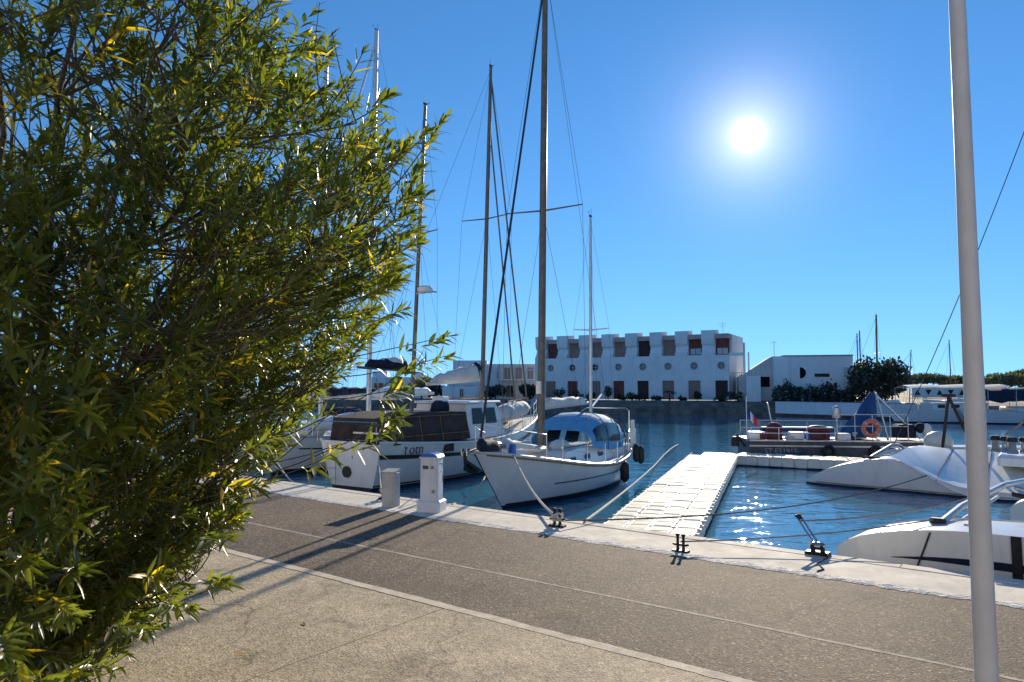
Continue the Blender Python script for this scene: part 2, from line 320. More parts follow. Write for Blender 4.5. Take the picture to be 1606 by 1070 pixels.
def wavy(n0, n1, a0, a1, z, u0=-60, u1=60, step=.06, seed=3, near=(-26, 14)):
    """strip whose two long edges wander; fine steps where it is near"""
    g = np.random.default_rng(seed); us = list(np.arange(u0, near[0], 1.0)) + list(np.arange(near[0], near[1], step)) + list(np.arange(near[1], u1, 1.0)); k = len(us)
    def wander(a):
        w = np.convolve(g.normal(size=k + 20), np.ones(9) / 9, 'same')[10:10 + k] * a * 2.2 + g.normal(size=k) * a * .35
        return w
    w0, w1 = wander(a0), wander(a1); mb = MB()
    mb.grid([[Q(us[i], n0 + w0[i], z) for i in range(k)], [Q(us[i], n1 + w1[i], z) for i in range(k)]]); return mb
structure('road', qstrip(5.38, 8.9, 0.0), M['road'])
structure('road_joint', wavy(6.625, 6.675, .006, .006, .002, seed=5), M['joint'])
# jagged cement smear between the asphalt and the coping
g = np.random.default_rng(11)
us = np.arange(-24, 13, .07); k = len(us); rows = []
lo = 8.74 + np.convolve(g.normal(size=k), np.ones(11) / 11, 'same') * .07 + g.normal(size=k) * .012
for fr in (0, .25, .5, .75, 1.0):
    rows.append([Q(us[i], lo[i] * (1 - fr) + (8.97 + g.normal() * .008) * fr, .004 + (g.random() * .014 if 0 < fr < 1 else .0)) for i in range(k)])
structure('rough_cement_edge', MB().grid(rows), M['rubble'])
cop = structure('quay_coping', MB().prism([Q(-60, 8.9, -.9), Q(60, 8.9, -.9), Q(60, 9.80, -.9), Q(-60, 9.80, -.9)], (0, 0, .906)), M['coping'])
for i, u in enumerate(np.arange(-24, 16, 2.5)):
    mb = MB(); L_ = 2.488; z0 = .014 + random.uniform(-.003, .003)
    mb.prism([Q(u, 9.806, -.25), Q(u + L_, 9.806, -.25), Q(u + L_, EDGE, -.25), Q(u, EDGE, -.25)], (0, 0, .25 + z0 - .012))
    mb.prism([Q(u, 9.806, z0 - .012), Q(u + L_, 9.806, z0 - .012), Q(u + L_, EDGE - .012, z0 - .012), Q(u, EDGE - .012, z0 - .012)], (0, 0, .012))
    mb.build('edge_stone', M['coping'], cop)
structure('quay_wall', MB().prism([Q(-60, 9.78, -4), Q(60, 9.78, -4), Q(60, 9.99, -4), Q(-60, 9.99, -4)], (0, 0, 3.74)), M['wallc'])
kb = structure('kerb', wavy(5.26, 5.385, .008, .006, .016, seed=8, step=.05), M['kerb'])
pv = tag(empty('pavement'), kind='structure')
for i, (u0, u1) in enumerate(((-40, -18), (-18, -11.4), (-11.4, -4.85), (-4.85, 1.7), (1.7, 8.3), (8.3, 30))):
    MB().prism([Q(u0 + .006, -6, -.1), Q(u1 - .006, -6, -.1), Q(u1 - .006, 5.265, -.1), Q(u0 + .006, 5.265, -.1)], (0, 0, .112 + .0015 * (i % 2))).build('paving_slab', M['pave'], pv)

# fallen leaves and grit on the near pavement
def flat_leaf(p, a, L_, tint):
    mb = MB(); d = Vector((math.cos(a), math.sin(a), 0)); s_ = Vector((-d.y, d.x, 0)) * L_ * .11; p = Vector(p)
    mb.add([p, p + d * L_ * .4 + s_ + V(0, 0, .006), p + d * L_ + V(0, 0, .01), p + d * L_ * .4 - s_ + V(0, 0, .002)], [(0, 1, 2, 3)])
    me = mb.data('fallen_leaf', M['leaf']); at = me.attributes.new('tint', 'FLOAT', 'POINT'); at.data.foreach_set('value', [tint] * 4)
    return me
for i, (x, y, a, t, where) in enumerate(((-2.28, 5.9, .3, .97, 'nearest the middle of the left pavement slab'), (-1.9, 6.6, 2.0, .5, 'beside the kerb left of the slab joint'))):
    tag(inst('fallen_leaf', flat_leaf((0, 0, .016), a, .12, t), None, (x, y, 0)), 'small fallen oleander leaf lying ' + where, 'leaf', 'leaves fallen on the pavement')

# ------------------------------------------------------------------ leaves (arrays of many leaves at once)
def leaf_arrays(P, D, Nrm, L_, W, curl):
    """8 vertices a leaf: midrib of four points, two pairs of margin points, folded a little and curved"""
    n = len(P); S = np.cross(D, Nrm); S /= np.linalg.norm(S, axis=1)[:, None] + 1e-9; Nn = np.cross(S, D)
    def pt(s, w, up): return P + D * (L_ * s)[:, None] + S * (W * w)[:, None] + Nn * ((W * up) - curl * L_ * s * s)[:, None]
    vs = np.stack([pt(0, 0, 0), pt(.35, 0, 0), pt(.7, 0, 0), pt(1, 0, 0), pt(.35, 1, .3), pt(.7, .72, .22), pt(.35, -1, .3), pt(.7, -.72, .22)], axis=1).reshape(-1, 3)
    q = np.array([[1, 2, 5, 4], [6, 7, 2, 1]]); t = np.array([[0, 1, 4], [2, 3, 5], [0, 6, 1], [7, 3, 2]])
    base = (np.arange(n) * 8)[:, None, None]
    return vs, (q + base).reshape(-1, 4), (t + base).reshape(-1, 3)
def fast_mesh(name, vs, quads, tris, m, tint=None, smooth=True):
    me = bpy.data.meshes.new(name); nv = len(vs); nq, nt = len(quads), len(tris)
    me.vertices.add(nv); me.vertices.foreach_set('co', np.asarray(vs, np.float32).ravel())
    me.loops.add(nq * 4 + nt * 3); me.loops.foreach_set('vertex_index', np.concatenate([quads.ravel(), tris.ravel()]).astype(np.int32))
    me.polygons.add(nq + nt); me.polygons.foreach_set('loop_start', np.concatenate([np.arange(nq) * 4, nq * 4 + np.arange(nt) * 3]).astype(np.int32))
    me.materials.append(m); me.update(calc_edges=True)
    if smooth: me.polygons.foreach_set('use_smooth', np.ones(nq + nt, bool))
    if tint is not None:
        at = me.attributes.new('tint', 'FLOAT', 'POINT'); at.data.foreach_set('value', np.asarray(tint, np.float32))
    me.validate(); return me
def tubes_mesh(name, curves, radii, m, n=5):
    """many tapering twigs in one mesh"""
    vs, qs = [], []; base = 0
    for C, rr in zip(curves, radii):
        C = np.asarray(C); k = len(C); T = np.gradient(C, axis=0); T /= np.linalg.norm(T, axis=1)[:, None] + 1e-9
        a = np.array([.31, .77, .55]); X = np.cross(T, a); X /= np.linalg.norm(X, axis=1)[:, None] + 1e-9; Y = np.cross(T, X)
        ang = 2 * np.pi * np.arange(n) / n
        ring = C[:, None, :] + (X[:, None, :] * np.cos(ang)[None, :, None] + Y[:, None, :] * np.sin(ang)[None, :, None]) * np.asarray(rr)[:, None, None]
        vs.append(ring.reshape(-1, 3)); i = np.arange(k - 1)[:, None] * n; j = np.arange(n)[None, :]
        q = np.stack([i + j, i + (j + 1) % n, i + n + (j + 1) % n, i + n + j], axis=-1).reshape(-1, 4) + base; qs.append(q); base += k * n
    return fast_mesh(name, np.concatenate(vs), np.concatenate(qs), np.zeros((0, 3), int), m)
def bez(a, b, c, k): t = np.linspace(0, 1, k)[:, None]; return (1 - t) ** 2 * a + 2 * t * (1 - t) * b + t * t * c
def unit(x): return x / (np.linalg.norm(x, axis=-1, keepdims=True) + 1e-9)

# ------------------------------------------------------------------ oleander
def oleander():
    g = np.random.default_rng(21)
    AX = np.array([-3.62, 5.0])
    HS = [.1, .3, .6, .9, 1.3, 1.6, 2.0, 2.6, 3.1, 3.6, 4.2, 5.0, 5.7, 6.2]; RS = [.5, .95, 1.25, 1.45, 1.6, 1.76, 2.05, 2.6, 2.86, 2.88, 2.78, 2.4, 1.55, .4]
    ph = g.random(6) * 6.28
    def env(h, a): return np.interp(h, HS, RS) * (1 + .055 * np.sin(3 * a + ph[0] + h) + .06 * np.sin(5 * a - 2.3 * h + ph[1]) + .045 * np.sin(9 * a + 4.1 * h + ph[2]))
    root = empty('oleander_bush', (AX[0], AX[1], 0)); off = np.array([AX[0], AX[1], 0])
    limbs, lrad = [], []
    for i in range(34):
        a = 2 * math.pi * (i + g.random()) / 34 * 1.0; h = g.choice([1.3, 2.2, 3.0, 3.8, 4.6, 5.2]) + g.normal() * .25; r = env(h, a) * g.uniform(.55, .82)
        b0 = np.array([math.cos(a) * g.uniform(.05, .4), math.sin(a) * g.uniform(.05, .4), 0]); e = np.array([math.cos(a) * r, math.sin(a) * r, h]); c = np.array([math.cos(a) * r * .32, math.sin(a) * r * .32, h * .62])
        C = bez(b0, c, e, 12) + np.concatenate([np.zeros((1, 3)), g.normal(size=(11, 3)) * .025]); limbs.append(C); r0 = g.uniform(.022, .042); lrad.append(np.linspace(r0, .009, 12))
    LP = np.concatenate(limbs)
    def attach(tips, pool, k, kink, r0, r1):
        cs, rs = [], []
        for tp in tips:
            d = pool - tp; dist = np.linalg.norm(d, axis=1) * g.uniform(.6, 1.4, len(pool)) + np.where(d[:, 2] > -.12, 1.2, 0) + np.where(dist0(pool) > dist0(tp[None])[0], .6, 0); b = pool[np.argmin(dist)]
            mid = (b + tp) / 2 + np.array([0, 0, -.10]) + g.normal(size=3) * kink; C = bez(b, mid, tp, k); cs.append(C); rs.append(np.linspace(r0, r1, k))
        return cs, rs
    def dist0(p): return np.hypot(p[:, 0], p[:, 1])
    def sample(n, lo, hi, hb):
        out = []
        while len(out) < n:
            h = g.uniform(.12, 6.1); a = g.random() * 2 * math.pi; r_ = env(h, a)
            if g.random() > r_ / 3.0: continue
            if g.random() > np.interp(h, [0, 2.9, 3.7, 4.4, 6.2], [1, 1, .78, .58, .35]) ** hb: continue
            f = math.sqrt(g.uniform(lo * lo, hi * hi)); p = np.array([math.cos(a) * r_ * f, math.sin(a) * r_ * f, h])
            w = p + off
            if w[0] / max(w[1], .5) < -.95 and g.random() < .6: continue          # far side, out of view: thinner
            out.append(p)
        return np.array(out)
    sec = sample(520, .45, .88, .6); sc_, sr_ = attach(sec, LP, 7, .06, .012, .0055)
    SP = np.concatenate([LP] + sc_)
    tips = sample(3350, .50, 1.0, 1.15)
    shoots = np.array([[-.42, 4.4, 3.95], [-.5, 4.3, 3.82], [-.6, 4.2, 3.27], [-.6, 4.4, 3.55], [-.36, 4.6, 2.55], [-.36, 4.5, 2.42], [-.55, 4.4, 2.37], [-.58, 3.9, 2.2], [-.62, 3.85, 2.05], [-.62, 4.0, 2.0], [-.92, 3.8, 1.9], [-.78, 4.4, 4.08], [-.86, 4.3, 3.9], [-.7, 4.5, 3.75], [-1.14, 4.3, 4.45], [-1.25, 4.4, 4.7], [-1.2, 4.2, 4.3], [-1.7, 4.3, 1.05], [-1.78, 4.0, .98], [-2.0, 4.0, .85], [-2.2, 4.1, .62], [-1.45, 4.2, 1.62], [-1.42, 4.2, 1.8], [-1.24, 4.0, 2.0], [-.7, 4.3, 3.05], [-.68, 4.2, 2.85], [-.64, 4.35, 2.7], [-1.9, 3.9, 1.2], [-1.6, 4.1, 1.35], [-2.3, 3.8, .7]]) - off
    near = []                                         # a lower spray reaching towards the viewer on the left
    while len(near) < 260:
        p = g.uniform(-1, 1, 3)
        if .25 < np.sum(p * p) < 1: near.append(np.array([-2.45, 3.1, 2.1]) + p * np.array([.62, .7, 1.75]) - off)
    tips = np.concatenate([tips, np.array(near), shoots]); nS = len(shoots)
    tc_, tr_ = attach(tips, SP, 6, .05, .0058, .0026)
    P, D, U, Ln, Wd, Tn, Cu = [], [], [], [], [], [], []
    for i, (tp, C) in enumerate(zip(tips, tc_)):
        ax = unit(C[-1] - C[-3]); out = unit(np.array([tp[0], tp[1], 0.0])); low = np.interp(tp[2], [.3, 1.6, 3], [-.25, .1, .45])
        ax = unit(ax * .6 + out * .55 + np.array([0, 0, low]) + g.normal(size=3) * .18)
        X = unit(np.cross(ax, np.array([.3, .2, .9]))); Y = np.cross(ax, X); a0 = g.random() * 6.28
        nodes = g.integers(6, 11); yel = g.random() < .10; tl = np.clip(g.beta(2, 2.4), 0, 1) * .8; span = g.uniform(.16, .42)
        for k_ in range(nodes):
            s = k_ / nodes; pos = C[-1] - ax * span * (1 - s)
            for j in range(3 if g.random() < .8 else 2):
                a = a0 + k_ * 1.05 + j * 2.094 + g.normal() * .2; side = X * math.cos(a) + Y * math.sin(a); spread = np.interp(s, [0, 1], [1.02, .28]) + g.normal() * .20
                d = unit(ax * math.cos(spread) + side * math.sin(spread) + np.array([0, 0, -.12 - .30 * g.random() * (1 - s)])); P.append(pos); D.append(d); U.append(unit(ax * math.sin(spread) - side * math.cos(spread) + np.array([0, 0, 1.1]) + g.normal(size=3) * .45))
                Ln.append(g.uniform(.085, .17) * (1 if s < .75 else .65)); Wd.append(g.uniform(.0085, .0165)); Cu.append(g.uniform(-.08, .38))
                t = tl + g.normal() * .10
                if yel and s < .5 and g.random() < .5 or g.random() < .022: t = .97
                Tn.append(min(max(t, 0), 1))
    P, D, U, Ln, Wd, Tn, Cu = map(np.array, (P, D, U, Ln, Wd, Tn, Cu)); n = len(P)
    # the stems and twigs
    for C, rr in zip(limbs, lrad): inst('stem', tubes_mesh('stem', [C], [rr], M['bark'], 7), root)
    tag(inst('twigs', tubes_mesh('twigs', sc_ + tc_, sr_ + tr_, M['bark'], 4), root), kind='stuff')
    # the 300 leaves that show largest: near the viewer and inside the view, each an object
    Wp = P + off; dist = np.linalg.norm(Wp - np.array([0, 0, 2.2]), axis=1); inview = (Wp[:, 0] / np.maximum(Wp[:, 1], .1) > -.70) & (np.abs(Wp[:, 2] - 2.2) / np.maximum(Wp[:, 1], .1) < .45)
    outer = dist0(P) / np.interp(P[:, 2], HS, RS); facing = 1 - np.abs(np.sum(D * unit(Wp - np.array([0, 0, 2.2])), axis=1))
    score = np.where(inview, Ln * (.3 + facing) * (.5 + outer) / dist, 0) + np.where(np.arange(n) > n - nS * 12, .004, 0); big = np.zeros(n, bool); big[np.argsort(-score)[:300]] = True
    r_ = ~big
    vs, q, t = leaf_arrays(P[r_], D[r_], U[r_], Ln[r_], Wd[r_], Cu[r_]); tag(inst('foliage', fast_mesh('foliage', vs, q, t, M['leaf'], np.repeat(Tn[r_], 8)), root), kind='stuff')
    protos = []
    for tv in (.12, .3, .45, .6, .75, .97):
        for cu in (.04, .15):
            one = np.array([[0., 0, 0]]); vs, q, t = leaf_arrays(one, np.array([[1., 0, 0]]), np.array([[0., 0, 1]]), np.array([.12]), np.array([.0105]), np.array([cu])); protos.append((tv, cu, fast_mesh('leaf', vs, q, t, M['leaf'], np.full(8, tv))))
    for i in np.where(big)[0]:
        me = min(protos, key=lambda p: abs(p[0] - Tn[i]) + abs(p[1] - Cu[i]) * .5)[2]; o = bpy.data.objects.new('leaf', me); o.parent = root; col.objects.link(o)
        S = unit(np.cross(U[i], D[i])); N_ = np.cross(D[i], S); k_ = Ln[i] / .12
        o.matrix_local = Matrix.Translation(P[i]) @ Matrix(((D[i][0], S[0], N_[0], 0), (D[i][1], S[1], N_[1], 0), (D[i][2], S[2], N_[2], 0), (0, 0, 0, 1))) @ Matrix.Diagonal((k_, k_, k_, 1))
    tag(root, 'tall leafy oleander bush with narrow green and yellowing leaves beside the pavement', 'bush')
    print('oleander leaves', n)
oleander()

# ------------------------------------------------------------------ lamp post, pedestal, box, bollards
t = empty('lamp_post', (2.76, 4.2, 0.013))
mb = MB(); mb.lathe([(.062, .0), (.061, .5), (.053, 2.5), (.043, 5.2), (.034, 7.8)], (0, 0, 0), 20); mb.build('pole', M['pole'], t, True)
mb = MB(); mb.box((0, 0, .012), (.26, .26, .024)); mb.build('base_plate', M['pole'], t)
mb = MB(); mb.tube([(0, 0, 7.75), (.05, .1, 8.1), (.25, .45, 8.35), (.6, 1.0, 8.4)], .03, 8); mb.build('arm', M['pole'], t, True)
mb = MB(); mb.sphere((.75, 1.25, 8.4), .3, 12, 6, (.5, 1, .25)); mb.build('lantern', M['mgrey'], t, True)
tag(t, 'slim tapered grey lamp post rising out of the picture at the right', 'lamp post')

t = empty('service_pedestal', (-1.44, 12.72, .006), R(-14))
mb = MB(); mb.cbox((0, 0, .10), (.44, .40, .20), .03); mb.build('base', M['pedestal'], t)
mb = MB(); mb.cbox((0, 0, .56), (.335, .31, .78), .03); mb.build('body', M['pedestal'], t)
rows = []
for i in range(7):
    a = math.pi * i / 6; rows.append([V(-math.cos(a) * .185, y, .945 + math.sin(a) * .085) for y in (-.165, -.13, .13, .165)])
mb = MB(); mb.grid(rows); mb.add([r[0] for r in rows], [tuple(range(7))]); mb.add([r[-1] for r in rows], [tuple(range(6, -1, -1))]); mb.build('cap', M['blueplas'], t, True)
mb = MB(); mb.box((0, 0, .948), (.36, .335, .02)); mb.build('collar', M['white'], t)
mb = MB(); mb.box((-.06, -.158, .78), (.10, .012, .06)); mb.build('meter_window', M['label'], t)
for x, z in ((.07, .78), (.09, .36)):
    mb = MB(); mb.lathe([(.028, 0), (.028, .025), (.018, .03)], (x, -.155, z), 10, (0, -1, 0)); mb.build('socket', M['mgrey'], t)
mb = MB(); mb.tube([(.17, -.05, .84), (.22, -.06, .84), (.225, -.06, .78)], .014, 6); mb.tube([(.165, .0, .7), (.21, .0, .68), (.2, -.02, .52), (.175, .0, .5)], .009, 5); mb.build('tap', M['steel'], t, True)
tag(t, 'white electricity and water pedestal with a rounded blue cap on the quay', 'service pedestal')

t = empty('utility_box', (-2.25, 13.2, .006), R(-22))
mb = MB(); mb.cbox((0, 0, .31), (.27, .21, .62), .012); mb.build('body', M['boxc'], t)
mb = MB(); mb.prism([(-.145, -.115, .62), (.145, -.115, .62), (.145, .115, .66), (-.145, .115, .66)], (0, 0, .022)); mb.build('lid', M['boxc'], t)
mb = MB(); mb.box((0, -.108, .33), (.20, .008, .46)); mb.build('door', M['boxc'], t)
tag(t, 'small plain grey concrete box standing between bollard and pedestal', 'utility box')

def bollard(loc, rz, label, turns, sc_=1.0):
    t = empty('mooring_bollard', loc, rz); t.scale = (sc_, sc_, sc_)
    mb = MB(); mb.cbox((0, 0, .015), (.25, .14, .03), .01); mb.build('base_plate', M['iron'], t)
    for x in (-.045, .045):
        mb = MB(); mb.lathe([(.035, .02), (.022, .05), (.021, .22), (.03, .245), (.032, .26), (.02, .272)], (x, 0, 0), 12); mb.build('post', M['iron'], t, True)
    mb = MB(); mb.tube([(-.125, 0, .115), (-.09, 0, .105), (.09, 0, .105), (.125, 0, .115)], [.014, .018, .018, .014], 8); mb.build('crossbar', M['iron'], t, True)
    if turns:
        mb = MB()
        for k in range(turns):
            x = (-.045, .045)[k % 2]; z = .10 + .034 * (k // 2); mb.torus((x, 0, z), .040, .015, (.1, .08 * (k % 3 - 1), 1), 16, 6)
        pts = [(math.sin(a) * .10, -.02 + math.cos(a) * .05, .19 + .02 * math.sin(3 * a)) for a in np.linspace(0, 6.2, 18)]
        mb.tube(pts, .014, 6); mb.build('rope_turns', M['rope'], t, True)
    tag(t, label, 'bollard', 'iron mooring bollards along the quay edge'); return t
bollard(Q(-10.45, 9.62, .006), QA, 'black iron bollard wrapped in pale rope beside the grey box', 4)
bollard(Q(-6.25, 9.42, .006), QA + .15, 'black bollard with white rope turns in front of the white ketch bow', 5, 1.05)
bollard(Q(-3.98, 8.98, .006), QA + .05, 'bare black double-post bollard on the coping at the pontoon foot', 0, .88)

# hinged mooring arm at the near right
t = empty('mooring_spring', Q(-2.47, 9.9, .012), QA)
mb = MB(); mb.cbox((0, 0, .02), (.30, .16, .04), .01); mb.box((-.06, 0, .08), (.03, .12, .1)); mb.box((.06, 0, .08), (.03, .12, .1)); mb.build('bracket', M['iron'], t)
mb = MB(); mb.lathe([(.045, -.09), (.05, -.05), (.05, .05), (.045, .09)], (0, .02, .11), 12, (1, 0, 0)); mb.build('hinge', M['steel'], t, True)
for dx in (-.03, .03):
    mb = MB(); mb.tube([(dx, .02, .11), (dx - .16, .16, .26), (dx - .30, .30, .40)], .013, 8); mb.build('rod', M['steel'], t, True)
mb = MB(); mb.sphere((-.31, .31, .41), .04, 10, 6); mb.tube([(-.36, .31, .42), (-.26, .30, .40)], .018, 8); mb.build('shackle', M['iron'], t, True)
mb = MB(); mb.sphere((-.09, .0, .12), .035, 10, 6); mb.build('knob', M['white'], t, True)
tag(t, 'steel twin-rod mooring spring tilted over the quay edge before the near catamaran', 'mooring spring')

# ------------------------------------------------------------------ floating pontoon of plastic cubes
cube = MB(); c_ = .2205
def cr(r, z): return [V(x * r - math.copysign(b, x) if sw else x * r, y * r if sw else y * r - math.copysign(b, y), z) for x, y, sw in ((-1, -1, 1), (1, -1, 1), (1, -1, 0), (1, 1, 0), (1, 1, 1), (-1, 1, 1), (-1, 1, 0), (-1, -1, 0)) for b in (.04,)]
cube.grid([cr(c_ - .012, -.34), cr(c_, -.30), cr(c_, -.07), cr(c_ - .015, -.045), cr(c_, -.03), cr(c_, -.012), cr(c_ - .014, 0)], True)
cube.add(cr(c_ - .014, 0), [tuple(range(8))]); 
for k in range(-2, 3): cube.box((0, k * .075, .005), (.33, .03, .014))
for a in range(4): cube.box((.225 * math.cos(a * math.pi / 2), .225 * math.sin(a * math.pi / 2), -.05), (.07, .07, .03), a * math.pi / 2)
cube_me = cube.data('float_cube', M['plastic'])
pin = MB(); pin.lathe([(.035, -.03), (.035, .012), (.02, .018)], (0, 0, 0), 8); pin_me = pin.data('coupling_pin', M['plastic'])
def pontoon(name, origin, ang, cols, rows, label, skip=()):
    t = empty(name, origin, ang)
    for r in range(rows):
        for c in range(cols):
            if (c, r) in skip: continue
            o = inst('float_cube', cube_me, t, (c * .445 + random.uniform(-.004, .004), r * .445 + random.uniform(-.004, .004), random.uniform(-.012, .012) + .010 * math.sin(r * .7)))
            o.rotation_euler = (random.uniform(-.012, .012), random.uniform(-.012, .012), random.uniform(-.012, .012))
    for r in range(1, rows):
        for c in (0, cols):
            inst('coupling_pin', pin_me, t, (c * .445 - .2225, r * .445 - .2225, -.01))
    tag(t, label, 'pontoon', 'pontoons of joined plastic cubes'); return t
PA = R(-20.4)
pontoon('floating_pontoon', (1.30, 11.88, -.42), PA, 4, 41, 'long walkway pontoon of cream plastic cubes leading out from the quay', {(0, 40), (0, 39), (0, 38)})
pontoon('floating_pontoon', (8.85, 27.45, -.42), R(-31), 10, 3, 'short pontoon of cream plastic cubes lying across in front of the grey workboat')

# ------------------------------------------------------------------ boats
class Hull:
    """displacement hull: x forward from the stern, y to port, z up from the waterline"""
    def __init__(s, L_, beam, sheer, over_b=1.0, over_s=.3, q_mid=.34, q_bow=.8, tt=None, draft=.55):
        s.L = L_; s.ob, s.os, s.qm, s.qb, s.draft = over_b, over_s, q_mid, q_bow, draft
        s.bt, s.bv = zip(*(tt or [(0, .62), (.15, .82), (.35, .98), (.5, 1.0), (.68, .9), (.82, .66), (.92, .36), (1, 0.015)])); s.hb = beam / 2
        s.st, s.sv = zip(*sheer)
    def cub(s, t, X, Y):
        # smooth interpolation through the table
        i = int(np.clip(np.searchsorted(X, t) - 1, 0, len(X) - 2)); x0, x1 = X[i], X[i + 1]; u = (t - x0) / (x1 - x0)
        def sl(k):
            a, b = max(k - 1, 0), min(k + 1, len(X) - 1); return (Y[b] - Y[a]) / (X[b] - X[a])
        h = x1 - x0; return (2 * u**3 - 3 * u**2 + 1) * Y[i] + (u**3 - 2 * u**2 + u) * h * sl(i) + (-2 * u**3 + 3 * u**2) * Y[i + 1] + (u**3 - u**2) * h * sl(i + 1)
    def S(s, t): return s.cub(t, s.st, s.sv)
    def B(s, t): return max(.004, s.cub(t, s.bt, s.bv)) * s.hb
    def P(s, t, z, side=1, out=0.0):
        S_, b = s.S(t), s.B(t); q = s.qm + (s.qb - s.qm) * max(0, (t - .45) / .55) ** 1.4; ze = max(0.0, (z + s.draft) / (S_ + s.draft)); y = b * ze ** q + out
        x = s.L * t; k = max(0, (t - .5) / .5) ** 2
        x += s.ob * k * max(-.3, z / s.S(1.0)) - s.os * max(0, (.3 - t) / .3) ** 2 * (z / s.S(0)); return Vector((x, y * side, z))
    def sheer(s, t, side=1, out=0.0, dz=0.0): p = s.P(t, s.S(t), side, out); p.z += dz; return p
    def build(s, root, m_top, m_bot, m_deck, n=26, wl=.10, name='hull'):
        ts = [(1 - math.cos(math.pi * i / (n - 1) * .5 + 0) if False else i / (n - 1)) for i in range(n)]; ts = [1 - (1 - t) ** 1.25 for t in ts]
        mb = MB()
        def levels(t): S_ = s.S(t); return [-.5, -.25, 0, wl] + [wl + (S_ - wl) * f for f in (.2, .4, .6, .8, 1.0)]
        for side in (1, -1):
            rows = [[s.P(t, z, side) for z in levels(t)] for t in ts]
            if side < 0: rows = [r[::-1] for r in rows]
            b0 = len(mb.f); mb.grid(rows); 
            for i in range(b0, len(mb.f)):
                j = (i - b0) % 8; mb.m[i] = 1 if (j < 3 if side > 0 else j > 4) else 0
        a = [s.P(0, z, 1) for z in levels(0)]; b = [s.P(0, z, -1) for z in levels(0)]
        b0 = len(mb.f); mb.grid([b, a])
        for i in range(b0, len(mb.f)): mb.m[i] = 1 if (i - b0) < 3 else 0
        mb.build(name, [m_top, m_bot], root, 50)
        d = MB(); rows = []
        for t in ts:
            S_ = s.S(t) - .02; y = s.B(t) - .01; rows.append([Vector((s.sheer(t).x, y * f, S_ + .06 * (1 - f * f) * min(1, y))) for f in (1, .6, .2, -.2, -.6, -1)])
        d.grid(rows); d.build('deck', m_deck, root, True)
    def rail(s, root, m, r=.03, dz=.01, t0=0.0, t1=1.0, name='rubbing_rail', n=24, out=.0):
        for side in (1, -1):
            mb = MB(); mb.tube([s.sheer(t0 + (t1 - t0) * i / (n - 1), side, out, dz) for i in range(n)], r, 6); mb.build(name, m, root, True)
    def stripe(s, root, m, z0, z1, t0, t1, name='stripe', sides=(1, -1), out=.006, n=24, frac=False):
        for side in sides:
            rows = []
            for i in range(n):
                t = t0 + (t1 - t0) * i / (n - 1); S_ = s.S(t); f = (lambda z: z * S_) if frac else (lambda z: z); rows.append([s.P(t, f(z0), side, out), s.P(t, f((z0 + z1) / 2), side, out + .003), s.P(t, f(z1), side, out)])
            if side < 0: rows = [r[::-1] for r in rows]
            mb = MB(); mb.grid(rows); mb.build(name, m, root, True)
    def lifelines(s, root, ts, h=.58, m=None, mid=True, name='stanchion'):
        m = m or M['steel']
        for side in (1, -1):
            top = []
            for t in ts:
                p = s.sheer(t, side, -.06); mb = MB(); mb.tube([p, p + V(0, 0, h)], .011, 6); mb.build(name, m, root, True); top.append(p)
            for z in ((h - .02, h * .5) if mid else (h - .02,)):
                mb = MB(); mb.tube([p + V(0, 0, z) for p in top], .0045, 4); mb.build('lifeline', M['wire'], root)
    def pulpit(s, root, t0, t1, h=.6, name='pulpit'):
        mb = MB(); ts = np.linspace(t0, t1, 5)
        top = [s.sheer(t, 1, -.05, h) for t in ts] + [s.sheer(t, -1, -.05, h) for t in ts[::-1]]; mb.tube(top, .014, 6)
        mb.tube([p - V(0, 0, h * .5) for p in top], .010, 6)
        for t in (t0, t1): 
            for side in (1, -1): mb.tube([s.sheer(t, side, -.05), s.sheer(t, side, -.05, h)], .013, 6)
        mb.build(name, M['steel'], root, True)
def stay(root, a, b, r=.005, m=None, name='stay', n=4):
    mb = MB(); mb.tube([a, b], r, n); return mb.build(name, m or M['wire'], root)
def rope_pts(a, b, sag, n=14):
    a, b = Vector(a), Vector(b); return [a.lerp(b, i / n) - V(0, 0, sag * 4 * (i / n) * (1 - i / n)) for i in range(n + 1)]
def rope(a, b, sag, r, m, label, group='mooring lines'):
    mb = MB(); mb.tube(rope_pts(a, b, sag), r, 6); return tag(mb.build('mooring_rope', m, None, True), label, 'rope', group)
def mast(root, foot, h, r0, r1, m, rake=(0, 0), spreaders=(), name='mast', n=10, beam=1.0, fore=None, aft=None, shroud_y=1.2, wire=.005):
    """tapering spar with spreaders, shrouds, and fore and back stays; rake is the offset of the head"""
    foot = Vector(foot); head = foot + V(rake[0], rake[1], h); at_ = lambda f: foot.lerp(head, f)
    mb = MB(); mb.tube([at_(f) for f in (0, .05, .3, .6, .85, 1)], [r0, r0, r0, r0 * .95, (r0 + r1) / 2, r1], n); mo = mb.build(name, m, root, True)
    for f, w, up in spreaders:
        for s in (1, -1):
            mb = MB(); mb.tube([at_(f), at_(f) + V(-.05, w * s, up)], [.028, .018], 6); mb.build('spreader', m, mo, True)
            stay(root, foot + V(-.12, shroud_y * s, -.1), at_(f) + V(-.05, w * s, up), wire, name='shroud'); stay(root, at_(f) + V(-.05, w * s, up), at_(.985), wire, name='shroud'); stay(root, foot + V(-.4, shroud_y * s, -.1), at_(f), wire, name='shroud')
    mb = MB(); mb.box(head + V(0, 0, .03), (.16, .05, .06)); mb.tube([head + V(-.05, 0, .05), head + V(-.05, 0, .3)], .006, 5); mb.tube([head + V(.06, 0, .05), head + V(.22, 0, .12)], .006, 5); mb.tube([head + V(.2, -.05, .14), head + V(.2, .07, .14)], .005, 4); mb.build('masthead_gear', M['black'], mo)
    if fore: stay(root, fore, at_(.98), wire * 1.2, name='forestay')
    if aft: stay(root, aft, at_(.99), wire, name='backstay')
    return mo, at_
